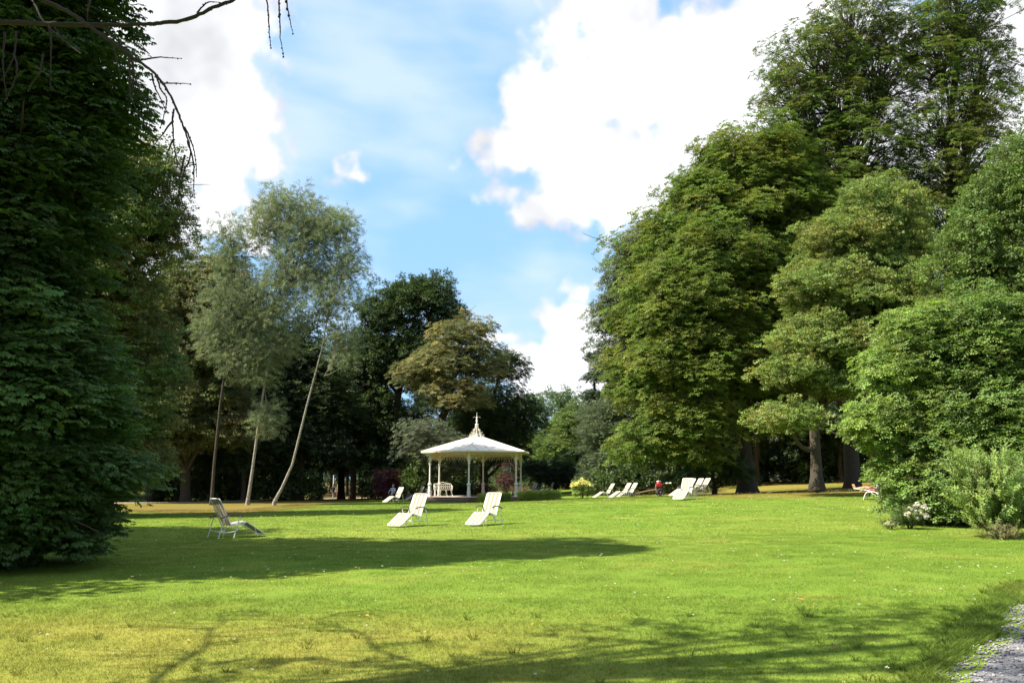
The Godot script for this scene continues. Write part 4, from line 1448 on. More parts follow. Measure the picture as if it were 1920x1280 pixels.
	sp.lathe([[0.52, y2 - 0.03], [0.5, y2 + 0.05], [0.16, y2 + 0.07], [0.14, y2 + 0.22], [0.07, y2 + 0.3], [0.05, y2 + 0.5], [0.04, y2 + 0.85], [0.13, y2 + 0.92], [0.14, y2 + 0.96], [0.05, y2 + 1.0], [0.045, y2 + 1.12], [0.085, y2 + 1.18], [0.05, y2 + 1.24], [0.04, y2 + 1.4], [0.028, y2 + 1.43], [0.018, y2 + 1.55], [0.006, y2 + 1.82]], Vector3.ZERO, 12)
	var fin := obj("finial", sp.mesh(), M.white, o)
	for k in 8:
		var mb := MB.new()
		var w := TAU * k / 8.0
		var d := Vector3(sin(w), 0, cos(w))
		var pts := []
		var rads := []
		for i in 22:
			var t := i / 21.0
			pts.append(d * (0.5 - 0.42 * pow(t, 0.7) + 0.09 * sin(t * 13.0) * (1.0 - t)) + Vector3.UP * (y2 + 0.02 + 0.9 * t + 0.05 * cos(t * 13.0)))
			rads.append(0.016 * (1.0 - 0.4 * t))
		mb.tube(pts, rads, 5)
		for q in [[0.46, 0.16, 0.075], [0.34, 0.36, 0.065], [0.22, 0.56, 0.05]]:
			pts = []
			rads = []
			for i in 10:
				var t := i / 9.0 * TAU * 0.85
				pts.append(d * (q[0] + sin(t) * q[2]) + Vector3.UP * (y2 + q[1] + cos(t) * q[2]))
				rads.append(0.012)
			mb.tube(pts, rads, 5)
		obj("scroll", mb.mesh(), M.white, fin)
	for k in 4:
		var w := TAU * k / 4.0 + 0.3
		var d := Vector3(sin(w), 0, cos(w))
		obj("cross_arm", pipe([Vector3.UP * (y2 + 1.28), d * 0.1 + Vector3.UP * (y2 + 1.48), d * 0.2 + Vector3.UP * (y2 + 1.5), d * 0.26 + Vector3.UP * (y2 + 1.42)], 0.01, 0.1, 6), M.white, fin)

# ---------------------------------------------------------------- furniture and the rest

func make_iron_bench(at: Vector3, turn: float) -> void:
	var o := thing("garden_bench", "ornate white cast iron bench under the bandstand roof", "bench", at, turn)
	for k in 5:
		var mb := MB.new()
		mb.box(Vector3(0, 0.45, -0.2 + k * 0.1), Vector3(1.3, 0.025, 0.08), Basis.IDENTITY, 0.004)
		obj("seat_slat", mb.mesh(), M.white, o)
	for s in [-1.0, 1.0]:
		for f in [-1.0, 1.0]:
			obj("leg", pipe([Vector3(0.58 * s, 0.44, 0.18 * f), Vector3(0.6 * s, 0.25, 0.1 * f), Vector3(0.62 * s, 0.12, 0.2 * f), Vector3(0.64 * s, 0.0, 0.3 * f)], 0.024, 0.1), M.white, o)
		obj("arm", pipe([Vector3(0.62 * s, 0.46, 0.2), Vector3(0.64 * s, 0.66, 0.22), Vector3(0.64 * s, 0.7, 0.05), Vector3(0.63 * s, 0.78, -0.24)], 0.022, 0.1), M.white, o)
		for f in [-1.0, 1.0]:
			obj("inner_leg", pipe([Vector3(0.2 * s, 0.44, 0.18 * f), Vector3(0.22 * s, 0.22, 0.12 * f), Vector3(0.26 * s, 0.0, 0.26 * f)], 0.02, 0.1), M.white, o)
	var fr := MB.new()
	fr.tube(rounded([Vector3(-0.63, 0.46, -0.24), Vector3(-0.66, 0.86, -0.32), Vector3(-0.3, 0.9, -0.33), Vector3(0, 1.0, -0.35), Vector3(0.3, 0.9, -0.33), Vector3(0.66, 0.86, -0.32), Vector3(0.63, 0.46, -0.24)], 0.12), range(27).map(func(i): return 0.025), 6)
	var back := obj("backrest", fr.mesh(), M.white, o)
	for k in 9:
		for j in 2:
			var mb := MB.new()
			var pts := []
			var rads := []
			for i in 11:
				var t := i / 10.0 * TAU
				pts.append(Vector3(-0.56 + k * 0.14 + cos(t) * 0.066, 0.6 + j * 0.18 + sin(t) * 0.085, -0.27 - j * 0.03))
				rads.append(0.015)
			mb.tube(pts, rads, 5)
			obj("scroll", mb.mesh(), M.white, back)

func make_slat_bench(called: String, label: String, at: Vector3, turn: float, mat: Material) -> void:
	var o := thing(called, label, "bench", at, turn)
	for k in 4:
		var mb := MB.new()
		mb.box(Vector3(0, 0.44, -0.15 + k * 0.11), Vector3(1.6, 0.035, 0.09), Basis.IDENTITY, 0.006)
		obj("seat_slat", mb.mesh(), mat, o)
	for k in 3:
		var mb := MB.new()
		mb.box(Vector3(0, 0.58 + k * 0.13, -0.24 - k * 0.03), Vector3(1.6, 0.1, 0.03), Basis.from_euler(Vector3(-0.2, 0, 0)), 0.006)
		obj("back_slat", mb.mesh(), mat, o)
	for s in [-1.0, 1.0]:
		var mb := MB.new()
		mb.box(Vector3(0.6 * s, 0.21, 0.14), Vector3(0.06, 0.42, 0.06), Basis.IDENTITY, 0.006)
		obj("leg", mb.mesh(), M.dark, o)
		mb = MB.new()
		mb.box(Vector3(0.6 * s, 0.21, -0.18), Vector3(0.06, 0.42, 0.06), Basis.IDENTITY, 0.006)
		mb.box(Vector3(0.6 * s, 0.66, -0.285), Vector3(0.05, 0.5, 0.05), Basis.from_euler(Vector3(-0.2, 0, 0)), 0.006)
		obj("leg", mb.mesh(), M.dark, o)

func wheel(parent: Node, at: Vector3, r: float, w: float) -> void:
	var mb := MB.new()
	var pts := []
	var rads := []
	for i in 21:
		var t := TAU * i / 20.0
		pts.append(Vector3(cos(t) * (r - w * 0.5), sin(t) * (r - w * 0.5), 0))
		rads.append(w * 0.5)
	mb.tube(pts, rads, 8, false)
	var o := obj("wheel", mb.mesh(), M.rubber, parent)
	o.position = at
	mb = MB.new()
	for k in 5:
		var t := TAU * k / 5.0
		mb.tube([Vector3.ZERO, Vector3(cos(t), sin(t), 0) * (r - w)], [0.018, 0.014], 5)
	mb.ball(Vector3.ZERO, Vector3(0.05, 0.05, w * 0.5))
	obj("rim", mb.mesh(), M.grey, o)

func make_machine(at: Vector3, turn: float) -> void:
	var o := thing("garden_machine", "red garden machine with white grip and long brown boom, under the beech", "garden machine", at, turn)
	var mb := MB.new()
	mb.box(Vector3(0, 0.72, 0), Vector3(0.42, 0.3, 0.36), Basis.IDENTITY, 0.06)
	mb.ball(Vector3(0.02, 0.86, 0), Vector3(0.2, 0.12, 0.17))
	obj("engine_hood", mb.mesh(), M.red, o)
	mb = MB.new()
	mb.lathe([[0.13, 0.95], [0.15, 0.97], [0.15, 1.02], [0.1, 1.04], [0.0, 1.045]], Vector3.ZERO, 12)
	obj("tank_cap", mb.mesh(), M.chalk, o)
	mb = MB.new()
	mb.box(Vector3(0.02, 0.42, 0), Vector3(0.34, 0.3, 0.28), Basis.IDENTITY, 0.03)
	mb.box(Vector3(0.26, 0.4, 0), Vector3(0.2, 0.36, 0.22), Basis.IDENTITY, 0.03)
	obj("gearbox", mb.mesh(), M.dark, o)
	wheel(o, Vector3(0.06, 0.27, 0.26), 0.27, 0.13)
	wheel(o, Vector3(0.06, 0.27, -0.26), 0.27, 0.13)
	obj("exhaust", pipe([Vector3(-0.22, 0.75, 0.14), Vector3(-0.26, 0.5, 0.16), Vector3(-0.18, 0.28, 0.2)], 0.035), M.steel, o)
	var h := obj("handlebar", pipe([Vector3(0.16, 0.8, 0.16), Vector3(0.4, 0.86, 0.2), Vector3(0.78, 0.88, 0.2)], 0.02), M.dark, o)
	obj("grip", pipe([Vector3(0.42, 0.865, 0.2), Vector3(0.8, 0.88, 0.2)], 0.045, 0.02), M.chalk, h)
	mb = MB.new()
	mb.tube([Vector3(-0.16, 0.45, 0), Vector3(-0.9, 0.32, 0), Vector3(-1.75, 0.14, 0)], [0.07, 0.06, 0.05], 8)
	obj("boom", mb.mesh(), M.wood, o)
	mb = MB.new()
	mb.box(Vector3(-1.85, 0.08, 0), Vector3(0.4, 0.14, 0.5), Basis.IDENTITY, 0.03)
	mb.box(Vector3(-1.98, 0.2, 0), Vector3(0.12, 0.14, 0.3), Basis.from_euler(Vector3(0, 0, 0.4)), 0.02)
	obj("cutter_head", mb.mesh(), M.grey, o)

func make_cart(at: Vector3, turn: float) -> void:
	var o := thing("garden_cart", "orange red two-tray cart in the shade behind the maple trunk", "cart", at, turn)
	for s in [-1.0, 1.0]:
		var mb := MB.new()
		var w0 := 0.17
		var w1 := 0.26
		var q := []
		for y in [0.36, 0.7]:
			var w: float = w0 if y < 0.5 else w1
			q.append([Vector3(0.36 * s - w, y, -0.22 - w * 0.3), Vector3(0.36 * s + w, y, -0.22 - w * 0.3), Vector3(0.36 * s + w, y, 0.22 + w * 0.3), Vector3(0.36 * s - w, y, 0.22 + w * 0.3)])
		for k in 4:
			mb.quad(q[0][k], q[1][k], q[1][(k + 1) % 4], q[0][(k + 1) % 4])
			mb.quad(q[0][k] * Vector3(1, 1, 1), q[0][(k + 1) % 4], q[1][(k + 1) % 4], q[1][k])
		mb.quad(q[0][0], q[0][1], q[0][2], q[0][3])
		obj("tray", mb.mesh(), M.orange, o)
		obj("axle_frame", pipe([Vector3(-0.6, 0.34, 0.2 * s), Vector3(0.6, 0.34, 0.2 * s), Vector3(0.95, 0.6, 0.2 * s)], 0.02), M.dark, o)
	for s in [-1.0, 1.0]:
		wheel(o, Vector3(0.34 * s, 0.17, 0.3), 0.17, 0.08)
		wheel(o, Vector3(0.34 * s, 0.17, -0.3), 0.17, 0.08)

func make_hedge(label: String, pts: Array, wide: float, tall: float) -> void:
	# pts: [x, d] along the middle of the hedge
	var foot := Vector3(pts[0].x, high(pts[0].x, pts[0].y), -pts[0].y)
	var o := thing("box_hedge", label, "hedge", foot, 0.0, "box hedges round the bandstand")
	var b := Boughs.new()
	var mb := MB.new()
	var s := {"col": Color(0.3, 0.36, 0.06)}
	for i in pts.size() - 1:
		var a: Vector2 = pts[i]
		var c: Vector2 = pts[i + 1]
		var d := (c - a).normalized()
		var side := Vector2(-d.y, d.x)
		var l := (c - a).length()
		for k in int(l * 420):
			var t := rng.randf() * l
			var w := rng.randf_range(-1.0, 1.0)
			var y := rng.randf()
			if rng.randf() < 0.75:
				if rng.randf() < 0.45:
					y = rng.randf_range(0.92, 1.03)
				else:
					w = signf(w) * rng.randf_range(0.9, 1.05)
			var q := a + d * t + side * w * wide * 0.5
			var p := Vector3(q.x, high(q.x, q.y) + 0.03 + y * tall * (1.0 + 0.07 * soft.get_noise_2d(q.x * 2.0, q.y * 2.0)), -q.y)
			lay(b, p - foot, wander(1.0), wander(1.0), rng.randf_range(0.8, 1.4), shade(s, p, 0.0))
		for k in int(l * 7):
			var q := a + d * (k / 7.0) + side * rng.randf_range(-0.25, 0.25) * wide
			var g := Vector3(q.x, high(q.x, q.y) - 0.05, -q.y) - foot
			for j in 3:
				mb.tube([g, g + Vector3(rng.randf_range(-0.2, 0.2), tall * 0.85, rng.randf_range(-0.2, 0.2))], [0.014, 0.006], 4)
	obj("stems", mb.mesh(), M.bark, o)
	scatter("foliage", spray.box, M.leaf, b.where, b.tint, o).set_meta("kind", "stuff")

func make_shrub(called: String, label: String, category: String, foot: Vector3, s: Dictionary, rad: float, tall: float, group := "") -> Node3D:
	# several stems from one foot, with boughs round them
	var o := thing(called, label, category, foot, 0.0, group)
	var mb := MB.new()
	var b := Boughs.new()
	var n: int = s.get("stems", 7)
	for k in n:
		var a := TAU * k / n + rng.randf() * 0.5
		var r: float = rad * sqrt(rng.randf_range(0.05, 1.0)) * 0.75
		var tip := Vector3(cos(a) * r, tall * rng.randf_range(0.7, 1.0) * (1.0 - 0.25 * r / rad), sin(a) * r)
		bend(Vector3(cos(a), 0, sin(a)) * 0.05, tip, 0.05, s.get("girth", 0.02), 0.006, mb, 5)
		for j in int(s.get("boughs", 4)):
			var t := rng.randf_range(float(s.get("low", 0.3)), 1.0)
			bough(b, s, tip * Vector3(pow(t, 0.7), t, pow(t, 0.7)), Vector3(cos(a), 0.3, sin(a)).normalized(), s.get("bough", 0.3), s.get("count", 10))
	obj("stems", mb.mesh(), M.bark, o)
	scatter("foliage", spray[s.get("leaf", "flat")], s.get("mat", M.leaf), b.where, b.tint, o).set_meta("kind", "stuff")
	return o

func petals(n: int, r: float, w: float) -> ArrayMesh:
	var mb := MB.new()
	for k in n:
		var a := k * 2.4
		var e := rng.randf_range(-0.2, 1.4)
		var o := Vector3(cos(a) * cos(e), sin(e), sin(a) * cos(e))
		leaf(mb, o * r * 0.5, (o + wander(0.5)).normalized(), (o + Vector3.UP + wander(0.5)).normalized(), w, w * 0.8)
	return mb.mesh()

func blossoms(o: Node3D, m: Mesh, spots: Array, col: Color, called := "flower_heads") -> void:
	var where := []
	var tint := []
	for p in spots:
		where.append(Transform3D(Basis.from_euler(wander(0.5) + Vector3(0, rng.randf() * TAU, 0)).scaled(Vector3.ONE * rng.randf_range(0.7, 1.25)), p))
		var f := rng.randf_range(0.75, 1.15)
		tint.append(Color(col.r * f, col.g * f, col.b * f * rng.randf_range(0.8, 1.1)))
	scatter(called, m, M.petal, where, tint, o).set_meta("kind", "stuff")

func make_post(label: String, foot: Vector3, tall: float, r: float, mat: Material) -> void:
	var o := thing("post", label, "post", foot)
	obj("pole", pipe([Vector3(0, -0.2, 0), Vector3(0, tall, 0)], r, 0.01), mat, o)
	var mb := MB.new()
	mb.lathe([[r * 1.3, tall - 0.03], [r * 1.4, tall + 0.02], [0.0, tall + 0.06]], Vector3.ZERO, 10)
	obj("cap", mb.mesh(), mat, o)

func make_things() -> void:
	make_bandstand()
	var bs: Node3D = get_node("bandstand")
	var bp := spot(831, 920, 60.2)
	make_iron_bench(Vector3(bp.x, bs.position.y + 0.307, bp.z), 0.25)
	make_slat_bench("park_bench", "brown wooden bench seen between the right hand columns of the bandstand", ground(976, 66), 0.2, M.wood)
	# loungers: turn 0 looks to the right; positive turns look away from the camera
	var g1 := "loungers on the open lawn"
	var lg := make_lounger("lounger", "lone lounger at left in the shade edge, seen from behind, facing away", ground(429, 22.5), 0.78, g1)
	copy(lg, ground(776, 27.6), deg_to_rad(238), "left of the two loungers in the middle of the sunny lawn", g1)
	copy(lg, ground(916, 27.8), deg_to_rad(240), "right of the two loungers in the middle of the sunny lawn", g1)
	copy(lg, ground(1286, 41.0), deg_to_rad(236), "front lounger of the white group of four by the yew", g1)
	var g2 := "loungers along the far side of the lawn"
	copy(lg, ground(744, 57.5), deg_to_rad(222), "lounger in the sun left of the bandstand, beside the purple leaved shrub", g2)
	copy(lg, ground(784, 62.0), deg_to_rad(205), "left one of the pair of loungers peeping out behind the middle lawn lounger", g2)
	copy(lg, ground(796, 62.5), deg_to_rad(205), "right one of the pair of loungers, next to the bandstand steps", g2)
	var rc := make_lounger("lounger", "single lounger right beside the yellow flowering bush", ground(1139, 57.0), deg_to_rad(196), g2, 0.82)
	copy(rc, ground(1170, 56.0), deg_to_rad(200), "left lounger of the pair between yellow bush and red machine", g2)
	copy(rc, ground(1182, 57.0), deg_to_rad(200), "right lounger of the pair, close to the grey cutter head of the machine", g2)
	copy(rc, ground(1288, 46.0), deg_to_rad(198), "left lounger of the three standing behind the front one by the yew", g2)
	copy(rc, ground(1303, 46.4), deg_to_rad(196), "middle lounger of the three standing behind the front one by the yew", g2)
	copy(rc, ground(1316, 46.8), deg_to_rad(195), "rightmost lounger of the three by the yew, nearest the beech trunk", g2)
	var g3 := "loungers in the shade behind the hedge"
	copy(lg, ground(998, 76.0), deg_to_rad(215), "lounger in the shade behind the hedge, nearest the bandstand", g3)
	copy(lg, ground(1012, 77.0), deg_to_rad(190), "middle lounger of the three in the shade behind the hedge", g3)
	copy(lg, ground(1030, 78.0), deg_to_rad(195), "lounger with a red and white towel in the shade behind the hedge", g3)
	var tw := thing("towel", "red and white towel hung over a shaded lounger behind the hedge", "towel", ground(1030, 78.0), deg_to_rad(195))
	var mb := MB.new()
	for k in 6:
		var a := Vector3(-0.4, 1.045, 0).lerp(Vector3(-0.12, 0.52, 0), k / 6.0) + Vector3(0.02, 0.02 + 0.01 * sin(k * 2.0), 0)
		var b := Vector3(-0.4, 1.045, 0).lerp(Vector3(-0.12, 0.52, 0), (k + 1) / 6.0) + Vector3(0.02, 0.02 + 0.01 * sin(k * 2.0 + 2.0), 0)
		mb = MB.new()
		mb.box((a + b) * 0.5, Vector3((b - a).length(), 0.012, 0.42), Basis((b - a).normalized(), Vector3(-(b - a).y, (b - a).x, 0).normalized(), Vector3(0, 0, 1)))
		obj("stripe", mb.mesh(), M.red if k in [2, 4] else M.chalk, tw)
	make_lounger("recliner", "flat laid lounger with arched legs half hidden by the hazel bush", ground(1649, 37.5), deg_to_rad(145), "", 0.35, 0.5)
	var rp := ground(1649, 37.5)
	person("person sunbathing with bare feet up on the lounger under the hazel bush", rp + Vector3(0, 0.36, 0) + Vector3(0.14, 0, 0).rotated(Vector3.UP, deg_to_rad(145)), deg_to_rad(145 + 90), "recline", Color(0.5, 0.58, 0.66), Color(0.5, 0.2, 0.17), Color(0.08, 0.05, 0.03), 1.7, 0.018)
	# people far off
	person("person in dark clothes walking on the path, left of the two walkers", ground(624, 105), 0.4, "walk", Color(0.035, 0.035, 0.045), Color(0.03, 0.03, 0.035), Color(0.12, 0.08, 0.05), 1.72, 0.034, "walkers on the far path")
	person("person in grey jacket and reddish trousers walking beside the dark dressed one", ground(633, 106), 0.3, "walk", Color(0.2, 0.2, 0.16), Color(0.12, 0.05, 0.045), Color(0.3, 0.28, 0.24), 1.68, 0.034, "walkers on the far path")
	person("person in orange top standing in deep shade left of the purple shrub", ground(698, 92), -0.5, "walk", Color(0.42, 0.19, 0.07), Color(0.04, 0.04, 0.05), Color(0.06, 0.04, 0.03), 1.5, 0.034)
	person("person in light blue top seated at the foot of the purple shrub", ground(736, 61.5) , -0.4, "sit", Color(0.34, 0.46, 0.62), Color(0.03, 0.03, 0.05), Color(0.05, 0.035, 0.025), 1.62, 0.028)
	var st := thing("stool", "dark low garden stool under the person in light blue", "stool", ground(736, 61.5), -0.4)
	mb = MB.new()
	mb.box(Vector3(0, 0.36, -0.02), Vector3(0.42, 0.04, 0.36), Basis.IDENTITY, 0.01)
	obj("seat", mb.mesh(), M.dark, st)
	for s in [-1.0, 1.0]:
		for t in [-1.0, 1.0]:
			obj("leg", pipe([Vector3(0.17 * s, 0.35, 0.14 * t - 0.02), Vector3(0.2 * s, 0.0, 0.17 * t - 0.02)], 0.016), M.dark, st)
	person("person in mauve sitting in the grass just left of the pair of loungers", ground(771, 63.0) - Vector3(0, 0.2, 0), -0.6, "crouch", Color(0.13, 0.11, 0.17), Color(0.1, 0.09, 0.14), Color(0.05, 0.035, 0.025), 1.6, 0.028)
	person("person in white crouching at the end of the dark red bench", ground(434, 74), -1.2, "crouch", Color(0.7, 0.7, 0.72), Color(0.65, 0.66, 0.68), Color(0.6, 0.58, 0.55), 1.6, 0.03)
	make_slat_bench("red_bench", "dark red bench in the shade between the two left birches", ground(419, 73), 0.1, M.dark_red)
	# posts
	make_post("thin pale green post in the wood left of the birches", ground(369, 72), 1.9, 0.035, M.post)
	make_post("slim grey post beside the far path, right of the walkers", ground(660, 104), 2.6, 0.055, M.grey)
	make_post("white post behind the two walkers on the far path", ground(624.5, 110), 3.0, 0.06, M.chalk)
	make_machine(ground(1236, 56.5), 0.0)
	make_cart(ground(1501, 84), 0.1)
	# hedges
	make_hedge("low clipped box hedge, longer piece right of the bandstand steps", [Vector2(ground(972, 54.3).x, 54.3), Vector2(ground(1010, 54.2).x, 54.2), Vector2(ground(1045, 55.6).x, 55.6)], 0.75, 0.48)
	make_hedge("low clipped box hedge, shorter piece directly in front of the bandstand", [Vector2(ground(900, 54.6).x, 54.6), Vector2(ground(930, 54.2).x, 54.2), Vector2(ground(956, 54.3).x, 54.3)], 0.7, 0.42)
	# shrubs and flowers
	var s := {"col": Color(0.2, 0.25, 0.05), "leaf": "flat", "habit": "round", "bough": 0.32, "count": 8, "size": 0.34, "stems": 9, "boughs": 3, "low": 0.5, "girth": 0.025}
	var hy := make_shrub("panicle_hydrangea", "bush with creamy yellow flower heads standing free on the lawn edge", "shrub", ground(1091, 58), s, 0.75, 1.15)
	var fl := []
	for k in 62:
		var a := rng.randf() * TAU
		var r := sqrt(rng.randf()) * 0.8
		fl.append(Vector3(cos(a) * r, 0.55 + 0.75 * (1.0 - 0.5 * r) * rng.randf_range(0.5, 1.1), sin(a) * r))
	blossoms(hy, petals(30, 0.12, 0.085), fl, Color(0.76, 0.74, 0.36))
	s = {"col": Color(0.095, 0.03, 0.035), "tip": Color(0.2, 0.06, 0.06), "tip_share": 0.2, "leaf": "flat", "bough": 0.5, "count": 12, "size": 0.45, "stems": 10, "boughs": 5, "low": 0.2}
	make_shrub("purple_shrub", "tall purple leaved shrub left of the bandstand", "shrub", ground(724, 63.5), s, 1.0, 3.0)
	s.count = 6
	s.boughs = 3
	make_shrub("red_shrub", "thin red leaved shrub seen through the right side of the bandstand", "shrub", ground(950, 67), s, 0.9, 3.2)
	s = {"col": Color(0.05, 0.03, 0.02), "tip": Color(0.18, 0.03, 0.035), "tip_share": 0.3, "leaf": "flat", "habit": "round", "bough": 0.4, "count": 14, "size": 0.35, "stems": 8, "boughs": 3, "low": 0.4}
	make_shrub("flower_bed_shrub", "low bush with dark red flowers behind the middle of the bandstand", "shrub", ground(909, 66), s, 1.1, 1.0)
	s = {"col": Color(0.04, 0.06, 0.02), "leaf": "flat", "habit": "round", "bough": 0.5, "count": 18, "size": 0.4, "stems": 9, "boughs": 4, "low": 0.3}
	make_shrub("dark_shrub", "low dark green bush behind the white iron bench", "shrub", ground(868, 66), s, 1.2, 1.25)
	s.col = Color(0.12, 0.17, 0.03)
	make_shrub("bright_shrub", "bright yellow green shrub left of the bandstand between dark trunks", "shrub", ground(767, 66), s, 0.8, 2.1)
	s = {"col": Color(0.16, 0.17, 0.04), "leaf": "flat", "bough": 0.2, "count": 7, "size": 0.3, "stems": 2, "boughs": 5, "low": 0.3, "girth": 0.02}
	make_shrub("young_tree", "thin yellow green sapling beside the hanging sycamore boughs", "young tree", ground(257, 50), s, 0.3, 1.4)
	# the border on the right
	s = {"col": Color(0.24, 0.31, 0.07), "leaf": "shoot", "habit": "rise", "bough": 0.3, "count": 6, "size": 0.5, "stems": 24, "boughs": 5, "low": 0.2, "girth": 0.012}
	var gr := make_shrub("goldenrod_clump", "tall goldenrod clump with reddish seed heads at the right edge", "plant", ground(1852, 20.3), s, 0.75, 2.15)
	var sd := []
	for k in 60:
		sd.append(Vector3(rng.randf_range(0.05, 0.6), rng.randf_range(1.15, 1.65), rng.randf_range(-0.3, 0.3)))
	blossoms(gr, petals(16, 0.06, 0.035), sd, Color(0.2, 0.1, 0.05), "seed_heads")
	s.stems = 16
	make_shrub("goldenrod_clump", "green goldenrod clump cut by the right edge of the picture", "plant", ground(1925, 20.6), s, 0.5, 2.0)
	s = {"col": Color(0.22, 0.2, 0.07), "leaf": "shoot", "habit": "rise", "bough": 0.2, "count": 5, "size": 0.25, "stems": 18, "boughs": 2, "low": 0.2, "girth": 0.007}
	make_shrub("dry_grass_clump", "straw coloured dry stalks at the foot of the goldenrod", "plant", ground(1872, 19.8), s, 0.45, 0.16)
	s = {"col": Color(0.12, 0.17, 0.04), "leaf": "shoot", "habit": "rise", "bough": 0.2, "count": 6, "size": 0.28, "stems": 12, "boughs": 3, "low": 0.3, "girth": 0.01}
	var ph := make_shrub("phlox_clump", "clump of white flowers leaning out of the hazel bush", "plant", ground(1702, 23.4), s, 0.35, 0.6)
	fl = []
	for k in 30:
		fl.append(Vector3(rng.randf_range(-0.3, 0.35), rng.randf_range(0.25, 0.72), rng.randf_range(0.3, 0.55)))
	blossoms(ph, petals(22, 0.06, 0.04), fl, Color(0.75, 0.72, 0.72))
	s.stems = 6
	s.size = 0.16
	s.bough = 0.1
	s.count = 5
	var sm := make_shrub("white_flower_patch", "small patch of cream flowers lying on the grass by the bush", "plant", ground(1664, 23.4), s, 0.3, 0.22)
	fl = []
	for k in 14:
		fl.append(Vector3(rng.randf_range(-0.2, 0.2), rng.randf_range(0.1, 0.2), rng.randf_range(0.0, 0.25)))
	blossoms(sm, petals(18, 0.05, 0.035), fl, Color(0.6, 0.6, 0.45))
	make_larch()

# ---------------------------------------------------------------- the larch at the upper left

func twig(mb: MB, pts: Array, r0: float, r1: float, knobs := true) -> void:
	var line := Curve3D.new()
	for i in pts.size():
		var tan_: Vector3 = (pts[mini(i + 1, pts.size() - 1)] - pts[maxi(i - 1, 0)]) / 6.0
		line.add_point(pts[i], -tan_, tan_)
	var way := line.tessellate_even_length(5, 0.05)
	var list := []
	var rads := []
	for i in way.size():
		var s := float(i) / (way.size() - 1)
		list.append(way[i] + wander(0.004))
		rads.append(lerpf(r0, r1, s) * rng.randf_range(0.88, 1.15))
	mb.tube(list, rads, 6)
	if knobs:
		for i in way.size():
			if i % 2 == 0 or r0 < 0.009:
				var p: Vector3 = way[i] + wander(0.3).normalized() * lerpf(r0, r1, float(i) / way.size())
				mb.ball(p, Vector3.ONE * rng.randf_range(0.004, 0.009), 5, 3)

